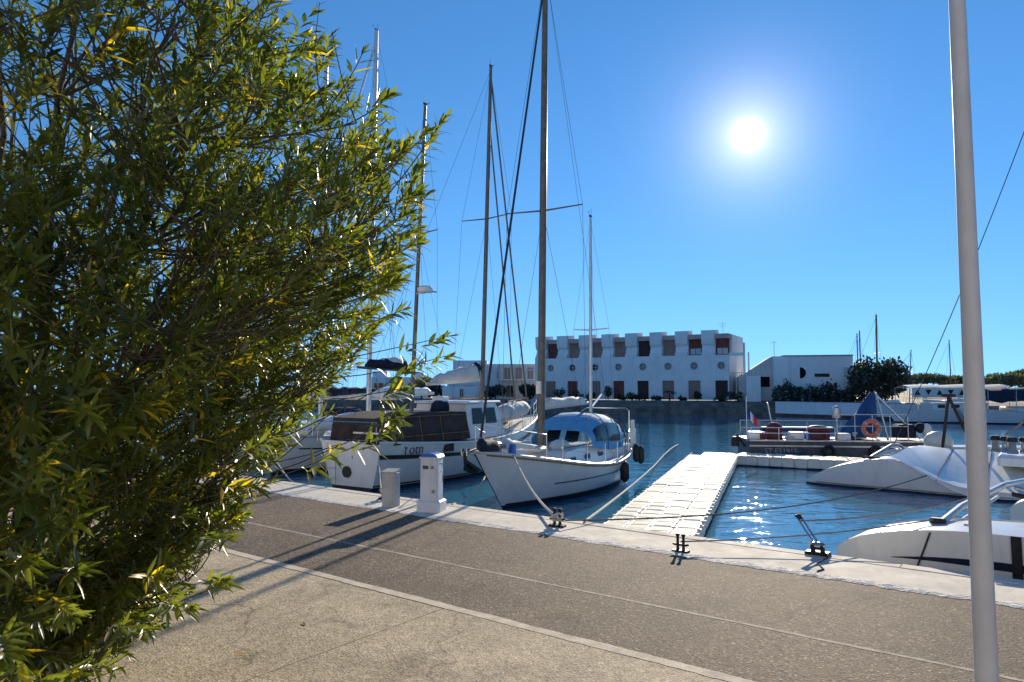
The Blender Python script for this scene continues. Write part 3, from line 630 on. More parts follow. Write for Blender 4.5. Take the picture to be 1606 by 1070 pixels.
def bundle(root, a, b, r0, r1, m, name='sail_cover', seed=1, n=12, flat=.8):
    """folded sail lying along a boom, lumpy"""
    g = random.Random(seed); a, b = Vector(a), Vector(b); ax = (b - a).normalized(); side = ax.cross(V(0, 0, 1)).normalized(); rows = []
    for i in range(n + 1):
        f = i / n; r = (r0 + (r1 - r0) * f) * (1 + g.uniform(-.16, .16)) * (.35 if i in (0, n) else 1); c = a.lerp(b, f) + V(0, 0, r * .7)
        rows.append([c + side * math.cos(q) * r * flat * (1 + g.uniform(-.1, .1)) + V(0, 0, 1) * math.sin(q) * r * (1 + g.uniform(-.1, .1)) for q in [2 * math.pi * j / 10 for j in range(10)]])
    mb = MB(); mb.grid(rows, True); mb.add(rows[0], [tuple(range(10))]); mb.add(rows[-1], [tuple(range(9, -1, -1))]); return mb.build(name, m, root, 60)
def text(root, s, size, m, loc, rot, shear=0.0, name='lettering'):
    cu = bpy.data.curves.new(name, 'FONT'); cu.body = s; cu.size = size; cu.shear = shear; cu.extrude = .003; cu.align_x = 'CENTER'; cu.align_y = 'CENTER'; cu.materials.append(m)
    tmp = bpy.data.objects.new(name, cu); col.objects.link(tmp); dg = bpy.context.evaluated_depsgraph_get(); me = bpy.data.meshes.new_from_object(tmp.evaluated_get(dg)); bpy.data.objects.remove(tmp)
    me.name = name; me.materials.clear(); me.materials.append(m); o = bpy.data.objects.new(name, me); o.parent = root; o.location = loc; o.rotation_euler = rot; col.objects.link(o); return o
def house(root, prof, y0f, y1f, m, name):
    """cabin: prof is the (x, z) outline seen from the side, half widths at bottom and top"""
    n = len(prof); zmin = min(p[1] for p in prof); zmax = max(p[1] for p in prof); mb = MB(); w = lambda z: y0f + (y1f - y0f) * (z - zmin) / (zmax - zmin)
    mb.add([V(x, w(z), z) for x, z in prof] + [V(x, -w(z), z) for x, z in prof], [tuple(range(n - 1, -1, -1)), tuple(range(n, 2 * n))] + [(i, (i + 1) % n, n + (i + 1) % n, n + i) for i in range(n)]); return mb.build(name, m, root)
def fender(loc, h, r, m, label, group):
    t = empty('fender', loc); mb = MB(); mb.lathe([(.02, h + .04), (r * .55, h), (r, h * .85), (r, h * .15), (r * .55, 0), (.02, -.03)][::-1], (0, 0, 0), 12); mb.build('body', m, t, True)
    mb = MB(); mb.tube([(0, 0, h + .02), (0, 0, h + .5)], .008, 5); mb.build('lanyard', M['ropeb'], t); tag(t, label, 'fender', group); return t
def to_world(root, p): 
    a = root.rotation_euler.z; return Vector(root.location) + Vector((p[0] * math.cos(a) - p[1] * math.sin(a), p[0] * math.sin(a) + p[1] * math.cos(a), p[2]))

# --- white ketch, bow to the quay
ket = empty('ketch', (3.15, 24.2, WZ), math.atan2(-6.6, -3.35)); hk = Hull(7.45, 2.95, [(0, .98), (.2, .84), (.42, .80), (.65, .93), (.85, 1.22), (1, 1.52)], 1.45, .25, tt=[(0, .60), (.15, .84), (.35, .99), (.5, 1.0), (.68, .9), (.82, .68), (.92, .40), (1, .015)])
hk.build(ket, M['hull'], M['anti'], M['deck']); hk.rail(ket, M['cream'], .035, .012); hk.rail(ket, M['teak'], .018, -.05, .0, .98, 'rub_strake', out=.01)
hk.stripe(ket, M['navy'], .50, .535, .12, .80, 'cove_stripe', n=30); hk.stripe(ket, M['navy'], .10, .14, .0, .985, 'boot_stripe')
def zk(t): return hk.S(t)
house(ket, [(1.9, .78), (1.95, 1.24), (4.6, 1.30), (5.4, 1.27), (5.75, 1.0), (5.75, .78)], .96, .84, M['white'], 'coachroof')
for s in (1, -1):
    for x in (2.9, 4.0, 5.1):
        mb = MB(); mb.cbox((x, s * .925, 1.04), (.36, .03, .14), .012); mb.build('portlight', M['bluedark'], ket)
    mb = MB(); mb.tube([(2.2, s * .82, 1.30), (3.4, s * .80, 1.35), (5.4, s * .7, 1.36)], .02, 6); mb.build('handrail', M['teak'], ket, True)
# side decks' weather screen aft
house(ket, [(-.1, .85), (-.1, 1.12), (1.9, 1.10), (1.9, .80)], 1.0, .98, M['white'], 'cockpit_coaming')
# hatch and folded cream dinghy on the foredeck
mb = MB(); mb.cbox((5.55, 0, 1.335), (.5, .55, .10), .03); mb.build('hatch', M['cream'], ket)
mb = MB(); mb.sphere((4.55, .28, 1.36), .5, 14, 8, (1.15, .42, .36)); mb.build('folded_dinghy', M['cream'], ket, True)
# spray hood and cockpit tent: a blue canvas arch with clear panels
def hood(x, w, z0, z1, k=11): return [V(x, math.copysign(abs(math.cos(a)) ** .55, math.cos(a)) * w, z0 + (z1 - z0) * math.sin(a) ** .75) for a in [math.pi * i / (k - 1) for i in range(k)]]
mb = MB(); mb.grid([hood(3.75, .98, 1.28, 1.75), hood(3.25, 1.04, 1.2, 2.12), hood(2.4, 1.08, 1.12, 2.24), hood(1.5, 1.06, 1.1, 2.16), hood(.95, 1.0, 1.1, 2.02)]); hd = mb.build('spray_hood', M['bluecan'], ket, True)
def panel(x0, x1, f0, f1, name, m):
    rows = []
    for i in range(6):
        x = x0 + (x1 - x0) * i / 5; z1 = np.interp(x, [.95, 1.5, 2.4, 3.25, 3.75], [2.02, 2.16, 2.24, 2.12, 1.75]); w = np.interp(x, [.95, 1.5, 2.4, 3.25, 3.75], [1.0, 1.06, 1.08, 1.04, .98]); z0 = np.interp(x, [.95, 2.4, 3.25, 3.75], [1.1, 1.12, 1.2, 1.28])
        rows.append([V(x, (math.cos(a) ** .55) * w + .012, z0 + (z1 - z0) * math.sin(a) ** .75) for a in [f0 + (f1 - f0) * j / 4 for j in range(5)]])
    for s in (1, -1):
        b = MB(); b.grid([[V(p.x, p.y * s, p.z) for p in (r if s > 0 else r[::-1])] for r in rows]); b.build(name, m, hd, True)
panel(1.55, 2.55, .14, .72, 'side_window', M['glass']); panel(2.7, 3.5, .16, .7, 'side_window', M['glass'])
mb = MB()
for x, z in ((2.62, 2.25), (1.5, 2.18), (.95, 2.04)): mb.tube([p + V(0, 0, .012) for p in hood(x, 1.07, 1.12, z)], .014, 5)
mb.build('hood_frame', M['navycan'], hd, True)
for y0 in (-.5, .1):
    mb = MB(); mb.grid([[V(3.77, y0, 1.42), V(3.77, y0 + .42, 1.42)], [V(3.52, y0, 1.78), V(3.52, y0 + .42, 1.78)]]); mb.build('front_window', M['glass'], hd)
for s in (1, -1):
    mb = MB(); mb.tube([(1.0, s * .98, 1.98), (.55, s * 1.0, 1.5), (.2, s * 1.0, 1.15)], .022, 6); mb.build('backstrap', M['bluedark'], hd, True)
# main and mizzen
kx = 5.2
mo, ka = mast(ket, (kx, 0, 1.28), 14.2, .105, .07, M['mast'], (-.32, .05), [(.475, 1.18, .06)], shroud_y=1.3, fore=hk.sheer(.985, 1) + V(0, -.1, .15), aft=(.0, .3, 1.0), wire=.0055)
stay(ket, hk.sheer(.99, 1) * 1.0 + V(.0, 0, .35), ka(.97), .030, M['ropeb'], 'furled_genoa', 8)
mb = MB(); mb.tube([(kx - .15, 0, 2.42), (1.9, .12, 2.52)], .055, 8); mb.build('boom', M['mastg'], ket, True); bundle(ket, (kx - .25, 0, 2.45), (2.1, .12, 2.52), .16, .10, M['sail'], 'furled_mainsail', 4)
mb = MB(); mb.box((kx + .11, 0, 3.0), (.10, .14, .35)); mb.build('mast_winch', M['alu'], mo)
mz, za = mast(ket, (1.28, 0, 1.1), 7.6, .055, .04, M['mastg'], (-.14, .0), [(.50, .62, .04)], 'mizzen_mast', shroud_y=.8, aft=(-.3, -.3, 1.1), wire=.004)
mb = MB(); mb.tube([(1.2, 0, 2.35), (-.45, -.25, 2.75)], .04, 8); mb.build('mizzen_boom', M['white'], ket, True)
hk.lifelines(ket, (.12, .25, .38, .52, .66, .78), .6); hk.pulpit(ket, .84, .985, .62); hk.pulpit(ket, .0, .11, .62, 'pushpit')
# bow: roller, anchor, windlass, bundled lines
bx = hk.sheer(1.0, 1).x
mb = MB(); mb.box((bx + .12, 0, 1.50), (.6, .16, .05)); mb.box((bx + .38, .07, 1.56), (.12, .02, .14)); mb.box((bx + .38, -.07, 1.56), (.12, .02, .14)); mb.build('bow_roller', M['steel'], ket)
mb = MB(); mb.tube([(bx - .1, 0, 1.58), (bx + .42, 0, 1.53)], .028, 6); mb.tube([(bx + .42, 0, 1.53), (bx + .36, 0, 1.30), (bx + .14, 0, 1.14)], [.035, .05, .03], 6); mb.prism([(bx + .42, 0, 1.36), (bx + .10, .22, 1.10), (bx + .04, 0, 1.02), (bx + .10, -.22, 1.10)], (-.03, 0, .05)); mb.build('anchor', M['iron'], ket)
bundle(ket, (bx - .9, .15, 1.48), (bx + .3, .30, 1.62), .13, .16, M['navycan'], 'bagged_jib', 9, 8)
mb = MB(); mb.cbox((bx - 1.0, 0, 1.56), (.28, .30, .24), .04); mb.lathe([(.09, -.16), (.06, -.08), (.06, .08), (.09, .16)], (bx - 1.0, .2, 1.6), 10, (0, 1, 0)); mb.build('windlass', M['alu'], ket, True)
mb = MB(); mb.cbox((bx - 1.25, .35, 1.50), (.18, .16, .26), .03); mb.build('jerrycan', M['blueplas'], ket)
bundle(ket, (5.95, .1, 1.42), (7.6, .0, 1.5), .09, .14, M['sail'], 'lashed_sail', 14, 9)
# stern gear: davit post, solar panel, white box, outboard
mb = MB(); mb.tube([(-.1, .85, 1.0), (-.15, .85, 2.2), (-.25, .7, 2.3), (-.25, -.7, 2.3), (-.15, -.85, 2.2), (-.1, -.85, 1.0)], .024, 6); mb.build('stern_arch', M['steel'], ket, True)
mb = MB(); mb.cbox((-.05, 1.02, 1.38), (.20, .16, .5), .03); mb.cbox((.1, 1.05, 1.75), (.12, .12, .34), .02); mb.build('stern_locker', M['white'], ket)
mb = MB(); mb.cbox((-.12, .35, 1.5), (.22, .3, .5), .05); mb.tube([(-.2, .35, 1.3), (-.25, .35, .9)], .05, 8); mb.build('outboard_motor', M['mgrey'], ket)
for i, (yy, ll) in enumerate(((.0, 'left'), (.22, 'right'))):
    fender(to_world(ket, (-.18 - yy * .5, 1.08 + yy * .55, .52 - .06 * i)), .55, .12, M['black'], 'black fender on the ketch stern quarter, the %s one of the pair' % ll, 'black fenders hanging on the ketch')
p = hk.P(.3, .55, 1, .12); fender(to_world(ket, (p.x, p.y, .16)), .58, .14, M['black'], 'black fender hung alone on the white ketch topside', 'black fenders hanging on the ketch')
tag(ket, 'white two-masted ketch with light blue spray hood, bow facing the quay', 'sailboat')

# --- motorsailer with brown cockpit tent, stern to the quay
mot = empty('motorsailer', (-4.72, 20.9, WZ), math.atan2(3.6, 2.34)); hm = Hull(9.6, 3.3, [(0, 1.42), (.2, 1.30), (.45, 1.22), (.7, 1.36), (.88, 1.62), (1, 1.85)], 1.0, .12, tt=[(0, .74), (.12, .88), (.3, .98), (.5, 1.0), (.7, .88), (.85, .58), (.94, .3), (1, .015)])
hm.build(mot, M['hull'], M['anti'], M['deck']); hm.rail(mot, M['white'], .035, .012); hm.stripe(mot, M['black'], .66, .75, .0, .985, 'rubbing_band', out=.03, frac=True, n=30)
hm.stripe(mot, M['navy'], .12, .17, .0, .98, 'boot_stripe')
p = hm.P(.115, 1.16, -1, .02); p2 = hm.P(.145, 1.16, -1, .02); ang = math.atan2((p2 - p).y, (p2 - p).x)
text(mot, 'Yoth', .42, M['ink'], p, (R(86), 0, ang), .25)
mb = MB(); q = hm.P(.27, 1.12, -1, .02); mb.box((q.x, q.y, 1.12), (.42, .04, .24), ang); mb.build('freeing_port', M['black'], mot)
# transom: ladder frame, opening, nameboard
mb = MB()
for y in (.55, .95): mb.tube([(-.16, y, 1.35), (-.12, y, .1)], .014, 6)
for z in (.3, .6, .9, 1.2): mb.tube([(-.14, .55, z), (-.14, .95, z)], .012, 6)
mb.build('boarding_ladder', M['steel'], mot, True)
mb = MB(); mb.lathe([(.17, -.02), (.17, .03)], (-.07, .15, .52), 14, (-1, 0, 0)); mb.build('exhaust_port', M['black'], mot)
mb = MB(); mb.tube([(-.25, -1.2, 1.4), (-.25, -1.2, 2.0), (-.25, 1.2, 2.0), (-.25, 1.2, 1.4)], .018, 6); mb.build('stern_rail', M['steel'], mot, True)
mb = MB(); mb.box((-.22, -1.0, 1.52), (.10, .42, .30)); mb.build('stern_bag', M['navycan'], mot)
mb = MB(); mb.box((-.3, -.9, 1.70), (.05, 1.1, .05)); mb.build('gangway_step', M['mastg'], mot)
# cockpit tent
tent = [(.35, 1.32), (.4, 2.08), (1.6, 2.24), (3.95, 2.2), (4.05, 1.32)]
ct = house(mot, tent, 1.36, 1.2, M['browncan'], 'cockpit_tent')
for s in (1, -1):
    for x0, x1 in ((.62, 1.5), (1.66, 2.5), (2.66, 3.6)):
        w = lambda z: s * (1.36 + (1.2 - 1.36) * (z - 1.32) / .92 + .008); mb = MB(); mb.prism([V(x0, w(1.62), 1.62), V(x1, w(1.62), 1.62), V(x1, w(2.0), 2.0), V(x0, w(2.0), 2.0)], (0, s * .008, 0)); mb.build('clear_panel', M['shutterd'], ct)
mb = MB()
for x in (.4, 1.58, 2.58, 3.95):
    for s in (1, -1): mb.tube([(x, s * 1.375, 1.36), (x, s * 1.22, 2.16)], .016, 5)
for z, w in ((1.55, 1.335), (2.12, 1.24)):
    for s in (1, -1): mb.tube([(.38, s * w, z), (4.0, s * w, z)], .012, 5)
mb.build('tent_frame', M['teak'], ct, True)
bundle(mot, (2.9, -.6, 2.2), (3.8, -.6, 2.22), .22, .2, M['navycan'], 'folded_bimini', 3, 6)
# wheelhouse
wh = house(mot, [(4.05, 1.25), (4.15, 2.44), (5.9, 2.47), (6.2, 1.95), (6.35, 1.3)], 1.22, 1.08, M['white'], 'wheelhouse')
for s in (1, -1):
    for x0, x1 in ((4.42, 5.02), (5.2, 5.8)):
        mb = MB(); w = lambda z: s * (1.22 + (1.08 - 1.22) * (z - 1.25) / 1.22 + .008); a = [V(x0, w(1.76), 1.76), V(x1 + .06, w(1.76), 1.76), V(x1 - .02, w(2.3), 2.3), V(x0 + .02, w(2.3), 2.3)]
        mb.prism(a, (0, s * .014, 0)); mb.build('window', M['glass'], wh)
for y in (-.62, 0, .62):
    mb = MB(); mb.box((6.06, y, 2.22), (.03, .5, .42), 0, 0, R(-30)); mb.build('windscreen', M['glass'], wh)
mb = MB(); mb.cbox((5.05, 0, 2.5), (2.15, 2.35, .08), .03); mb.build('roof', M['white'], wh)
mb = MB(); mb.tube([(4.2, .85, 2.62), (5.8, .85, 2.62), (5.9, 0, 2.64), (5.8, -.85, 2.62), (4.2, -.85, 2.62)], .018, 6); mb.build('roof_rail', M['teak'], wh, True)
mb = MB(); mb.cbox((4.5, .3, 2.62), (.4, .5, .16), .04); mb.build('roof_box', M['white'], wh)
# mast through the roof
mo, ma = mast(mot, (6.55, 0, 1.5), 13.9, .085, .06, M['mast'], (.18, -.28), [(.57, 1.15, .05)], shroud_y=1.35, aft=(-.1, .2, 1.5), wire=.005)
stay(mot, (9.9, 0, 1.95), ma(.975), .035, M['mast'], 'furled_genoa', 8); stay(mot, (9.0, 0, 1.8), ma(.84), .032, M['mast'], 'furled_staysail', 8)
bo = MB(); bo.tube([(6.45, .05, 3.28), (3.9, .45, 3.12)], .06, 8); bo.build('boom', M['cream'], mot, True)
bundle(mot, (6.35, .05, 3.33), (4.1, .43, 3.18), .34, .13, M['sail'], 'stowed_mainsail', 6, 11); bundle(mot, (6.5, .03, 3.65), (5.6, .15, 3.36), .22, .16, M['navycan'], 'mainsail_cover', 8, 7)
mz, mza = mast(mot, (2.58, 0, 1.5), 11.0, .07, .05, M['mast'], (.2, -.34), [(.6, .8, .04)], 'mizzen_mast', shroud_y=1.2, wire=.0045)
mb = MB(); mb.tube([(2.5, .02, 3.55), (.4, .25, 3.62)], .045, 8); mb.build('mizzen_boom', M['mast'], mot, True); bundle(mot, (2.45, .02, 3.58), (.7, .22, 3.66), .22, .12, M['navycan'], 'mizzen_cover', 16, 9); bundle(mot, (2.3, .02, 3.72), (1.2, .16, 3.72), .16, .12, M['sail'], 'stowed_mizzen', 17, 7)
mb = MB(); mb.lathe([(.24, 0), (.26, .05), (.26, .14), (.2, .2)], mza(.42) + V(.0, -.36, 0), 14); mb.box(mza(.42) + V(0, -.17, -.02), (.1, .36, .03)); mb.build('radar', M['white'], mz, True)
mb = MB(); mb.tube([mza(.43) + V(0, 0, 0), mza(.43) + V(.1, -.75, -.12)], .022, 6); mb.build('radar_strut', M['mast'], mz); mb = MB(); mb.box(mza(.60) + V(.12, -.05, -.2), (.12, .14, .28)); mb.build('deck_light', M['alu'], mz)
hm.lifelines(mot, (.46, .56, .66, .76, .86), .62); hm.pulpit(mot, .9, .99, .66)
bundle(mot, (6.9, -.5, 1.75), (9.3, -.25, 2.05), .34, .24, M['sail'], 'lashed_dinghy', 11, 10, 1.3)
mb = MB(); mb.sphere((8.2, .35, 1.85), .55, 12, 8, (1.5, .7, .6)); mb.build('upturned_tender', M['cream'], mot, True)
mb = MB(); mb.tube([(9.4, -.1, 1.8), (9.95, -.1, 2.25), (10.5, -.1, 2.75), (10.75, -.1, 2.95)], [.05, .06, .07, .05], 8); mb.build('bowsprit_anchor', M['alu'], mot, True)
tag(mot, 'white motorsailer with a brown cockpit tent and square wheelhouse, moored stern to the quay', 'sailboat')

# --- sloops at the left, mostly behind the oleander, bows to the quay
def sloop(loc, ang, L_, mastx, mh, tilt, label, cover, seed, name='sloop', gear=True):
    t = empty(name, loc, ang); h = Hull(L_, L_ * .31, [(0, 1.05), (.25, .98), (.5, 1.02), (.8, 1.22), (1, 1.38)], .9, .35); h.build(t, M['hull'], M['anti'], M['deck'])
    h.rail(t, M['alu'], .025, .01, name='toe_rail'); h.stripe(t, M['navy'], .66, .70, .05, .9, 'cove_stripe', frac=True); h.stripe(t, M['navy'], .1, .17, 0, .98, 'boot_stripe')
    cr_ = house(t, [(L_ * .28, .98), (L_ * .3, 1.5), (L_ * .55, 1.5), (L_ * .72, 1.3), (L_ * .78, 1.08)], L_ * .095, L_ * .08, M['white'], 'coachroof')
    for s in (1, -1):
        for x in (.36, .46, .56):
            mb = MB(); mb.cbox((L_ * x, s * L_ * .09, 1.26), (.5, .05, .16), .01); mb.build('portlight', M['glass'], cr_)
    mo, a_ = mast(t, (mastx, 0, 1.4), mh, .10, .08, M['mastg'], tilt, [(.36, .75, .03), (.64, .6, .03)], shroud_y=1.5, fore=h.sheer(.99), aft=(-.2, 0, 1.1))
    stay(t, h.sheer(.985) + V(0, 0, .3), a_(.97), .035, M['sail'], 'furled_genoa', 8)
    mb = MB(); mb.tube([(mastx - .15, 0, 2.6), (mastx - L_ * .38, .1, 2.75)], .065, 8); mb.build('boom', M['mastg'], t, True); bundle(t, (mastx - .25, 0, 2.65), (mastx - L_ * .36, .1, 2.78), .22, .13, cover, 'mainsail_cover', seed)
    h.lifelines(t, (.1, .24, .38, .52, .66, .8), .6); h.pulpit(t, .86, .99, .62); h.pulpit(t, 0, .08, .62, 'pushpit')
    mb = MB(); mb.tube([(h.sheer(1).x - .2, 0, 1.48), (h.sheer(1).x + .3, 0, 1.42), (h.sheer(1).x + .22, 0, 1.1), (h.sheer(1).x, 0, 1.0)], [.03, .04, .06, .03], 6); mb.build('anchor', M['iron'], t)
    mb = MB(); mb.grid([hood(L_ * .34, L_ * .1, 1.45, 1.7), hood(L_ * .3, L_ * .105, 1.4, 2.05), hood(L_ * .22, L_ * .108, 1.35, 2.1)]); mb.build('spray_hood', cover, t, True)
    mb = MB(); mb.sphere((L_ * .84, 0, 1.42), .55, 12, 6, (1.4, .8, .5)); mb.build('sail_bag', M['tarp'], t, True)
    tag(t, label, 'sailboat', 'sloops behind the oleander'); return t, h
an = math.atan2(-.838, -.545)
sl1, h3 = sloop((-8.25 + .545 * 10.4, 24.3 + .838 * 10.4, WZ), an, 10.4, 5.8, 16.4, (-.12, .06), 'white sloop with tall silver mast left of the motorsailer, half hidden by leaves', M['tarp'], 5)
bundle(sl1, (6.1, .5, 1.55), (9.2, .3, 1.5), .3, .22, M['tarp'], 'white_deck_cover', 21, 9, 1.6)
mb = MB(); mb.cbox((1.0, .9, 1.35), (.4, .4, .5), .06); mb.build('yellow_float', M['yellow'], sl1)
sloop((-11.8 + .545 * 9.8, 26.6 + .838 * 9.8, WZ), an, 9.8, 3.9, 16.5, (0, 0), 'sloop almost wholly hidden by the oleander, its pale mast showing between the leaves', M['navycan'], 6)

# --- catamaran lying along the far side of the pontoon basin, covered by a white tarpaulin
ca = empty('catamaran', Q(-6.14, 23.5, WZ), QA)          # local x along the quay, y out
def arched(bowx, y, L_, beam, sh, root, name, stripe=None):
    r = empty(name, (bowx + L_, y, 0), math.pi); r.parent = root
    h = Hull(L_, beam, sh, 0.0, .3, .30, .55, tt=[(0, .7), (.2, .9), (.5, 1.0), (.75, .92), (.9, .66), (.97, .38), (1, .06)]); h.build(r, M['white'], M['anti'], M['white'], 30, wl=.05, name='shell'); return r, h
SH = [(0, 1.15), (.3, 1.1), (.55, 1.05), (.7, .98), (.80, .90), (.88, .74), (.94, .50), (.975, .28), (1, .10)]
SN = [(0, .22), (.4, .22), (.58, .24), (.64, .32), (.70, .60), (.76, .92), (.80, .93), (.88, .74), (.94, .50), (.975, .28), (1, .10)]
r1, hA = arched(0, 0, 11.2, 1.35, SN, ca, 'near_hull'); r2, hA2 = arched(0.2, 5.4, 11.2, 1.35, SH, ca, 'far_hull')
mb = MB(); mb.tube([(1.62, .0, .72), (1.75, .9, .86), (2.0, 2.7, 1.10), (2.1, 3.6, 1.06), (2.0, 5.4, .78)], .055, 8); mb.build('forebeam', M['alu'], ca, True)
mb = MB(); mb.tube([(1.66, .05, .62), (1.95, 2.7, .82), (2.0, 5.35, .66)], .018, 6); mb.build('dolphin_striker', M['steel'], ca, True)
rows = []
for i in range(19):
    u = 2.5 + i * .37; f = min(1.0, (u - 2.5) / 1.68); z0 = 1.04 - .98 * f; rr = []
    for j in range(11):
        k = j / 10; y = -.70 + k * 3.9; z = z0 + (max(.92, 1.10 - .02 * i) - z0) * k + .03 * math.sin(math.pi * k) + .018 * math.sin(7.1 * u + 5 * k) + .012 * math.sin(13 * k + 3 * u); rr.append(V(u + .25 * (1 - f) * k, y, z))
    rows.append(rr)
mb = MB(); mb.grid(rows); tp = mb.build('tarpaulin', M['tarp'], ca, True)
for i, i0 in enumerate((3, 6, 9, 13)):
    mb = MB(); mb.tube([rows[i0][j] + V(0, 0, .015) for j in range(11)], .012, 5); mb.build('lashing', M['ropeb'], tp)
mb = MB(); mb.tube([(3.3, 3.9, .8), (3.55, 4.0, 2.7)], .05, 8); mb.build('frame_leg', M['browncan'], ca); mb = MB(); mb.tube([(4.3, 3.8, .8), (3.55, 4.0, 2.7)], .05, 8); mb.build('frame_leg', M['browncan'], ca)
mb = MB(); mb.box((3.55, 4.0, 2.74), (.4, .1, .1)); mb.build('frame_head', M['browncan'], ca)
mb = MB(); mb.sphere((3.1, 4.95, 1.12), .46, 14, 8, (1, .7, .8)); mb.build('domed_cover', M['cream'], ca, True)
mb = MB(); mb.cbox((6.9, 2.2, .92), (3.9, 2.4, .3), .08); mb.build('foredeck', M['white'], ca)
for k, (u, n_) in enumerate(((4.9, 1.7), (5.15, 1.5), (5.32, 1.15), (5.6, 1.35))):
    w = MB(); w.lathe([(.13, 0), (.15, .06), (.10, .12), (.09, .30), (.12, .34)], (u, n_, 1.12), 14); wo = w.build('winch', M['alu'] if k % 2 else M['mgrey'], ca, True)
    w = MB(); w.lathe([(.13, .34), (.135, .42), (.10, .47)], (u, n_, 1.12), 14); w.build('winch_cap', M['black'], wo, True)
    if k == 1: w = MB(); w.tube([(u, n_, 1.62), (u + .1, n_, 1.72), (u + .38, n_ + .1, 1.95)], .02, 6); w.tube([(u + .3, n_ + .08, 1.89), (u + .48, n_ + .12, 2.04)], .03, 6); w.build('winch_handle', M['shutterp'], wo)
mo, ca_ = mast(ca, (8.6, 2.7, 1.15), 18.6, .13, .08, M['mastg'], (.3, 0), [(.4, 1.0, .05)], shroud_y=2.4, wire=.006)
mb = MB(); mb.tube(rope_pts((2.05, 2.9, 1.12), ca_(.99), .75, 18), .014, 5); mb.build('forestay', M['wire'], ca, True)
for t_ in (.85, .80):
    p = hA.sheer(t_, -1, -.1); b = MB(); b.tube([(p.x - .12, p.y, p.z + .05), (p.x + .12, p.y, p.z + .05)], .014, 6); b.build('cleat', M['steel'], r1)
p = hA.sheer(.83, 1, -.5); b = MB(); b.cbox((p.x, p.y, p.z + .04), (.5, .4, .05), .015); b.build('deck_hatch', M['glass'], r1)
hA.stripe(r1, M['mgrey'], .06, .10, .0, .97, 'waterline_grime')
tag(ca, 'white catamaran with a lashed tarpaulin and arched forebeam, lying beyond the near one', 'catamaran')

# --- near catamaran along the quay
cb = empty('catamaran', Q(-2.55, 11.3, WZ), QA)
SB = [(0, 1.3), (.3, 1.26), (.6, 1.22), (.78, 1.19), (.86, 1.16), (.92, 1.07), (.96, .94), (.985, .80), (1, .66)]
q1, hB = arched(0, 0, 11.0, 1.5, SB, cb, 'near_hull'); q2, hB2 = arched(1.9, 5.6, 9.2, 1.5, SB, cb, 'far_hull')
for sd in (1, -1):
    rows = []
    for i in range(40):
        t_ = .3 + .63 * i / 39; S_ = hB.S(t_); hw = .045 * min(1.0, (.935 - t_) / .11) ** .8; rows.append([hB.P(t_, (.66 + hw * k_) * S_, sd, .006) for k_ in (-1, 0, 1)][::sd])
    mb = MB(); mb.grid(rows); mb.build('stripe', M['navy'], q1, True)
mb = MB(); mb.tube([(1.35, .0, 1.17), (1.5, .9, 1.27), (1.95, 2.6, 1.43), (2.2, 3.6, 1.41), (2.9, 5.6, 1.17)], .05, 8); mb.tube([(1.42, .1, 1.07), (1.72, 1.7, 1.19), (1.85, 2.8, 1.21)], .03, 8); mb.tube([(1.7, 1.6, 1.35), (1.7, 1.6, 1.19)], .02, 6); mb.build('forebeam', M['alu'], cb, True)
mb = MB(); mb.cbox((1.3, .02, 1.18), (.2, .14, .07), .02); mb.build('beam_socket', M['black'], cb)
mb = MB(); mb.cbox((5.4, 2.8, .92), (5.4, 4.6, .55), .12); mb.build('bridge_deck', M['white'], cb)
mb = MB(); mb.cbox((5.6, 2.4, 1.38), (5.2, 3.4, .36), .14); mb.build('cabin', M['white'], cb); mb = MB(); mb.box((5.6, .69, 1.4), (4.2, .02, .14)); mb.build('cabin_window', M['glass'], cb)
for k, yy in enumerate((.9, 1.7)):
    mb = MB(); mb.tube([(2.1, yy + .6, 1.43), (3.4, yy, 1.27)], .035, 6); mb.build('spinnaker_pole', M['alu'] if k else M['black'], cb, True)
rows = [[hB.P(t, f * hB.S(t), 1, .02) for f in (.0, .25, .5, .75, 1.0)] for t in (.806, .796)]
mb = MB(); mb.grid(rows); mb.build('fender_strap', M['black'], q1)
mb = MB(); mb.tube([V(0, 0, 0) + hB.P(.885, 1.1, 1, .01), hB.P(.893, .85, 1, .015), hB.P(.905, .5, 1, .015), hB.P(.907, .38, 1, .01)], .012, 5); mb.build('hanging_line', M['ropeb'], q1)
for t_ in (.52, .62, .72):
    p = hB.sheer(t_, 1, -.45); b = MB(); b.cbox((p.x, p.y, p.z + .03), (.42, .36, .05), .015); b.build('deck_hatch', M['glass'], q1)
for t_ in (.45, .84):
    p = hB.sheer(t_, 1, -.12); b = MB(); b.tube([(p.x - .12, p.y, p.z + .06), (p.x + .12, p.y, p.z + .06)], .014, 6); b.box((p.x, p.y, p.z + .03), (.08, .03, .06)); b.build('cleat', M['steel'], q1)
hB.lifelines(q1, (.2, .35, .5, .65), .55)
tag(cb, 'near white catamaran with a dark side stripe, lying against the quay at the right', 'catamaran')

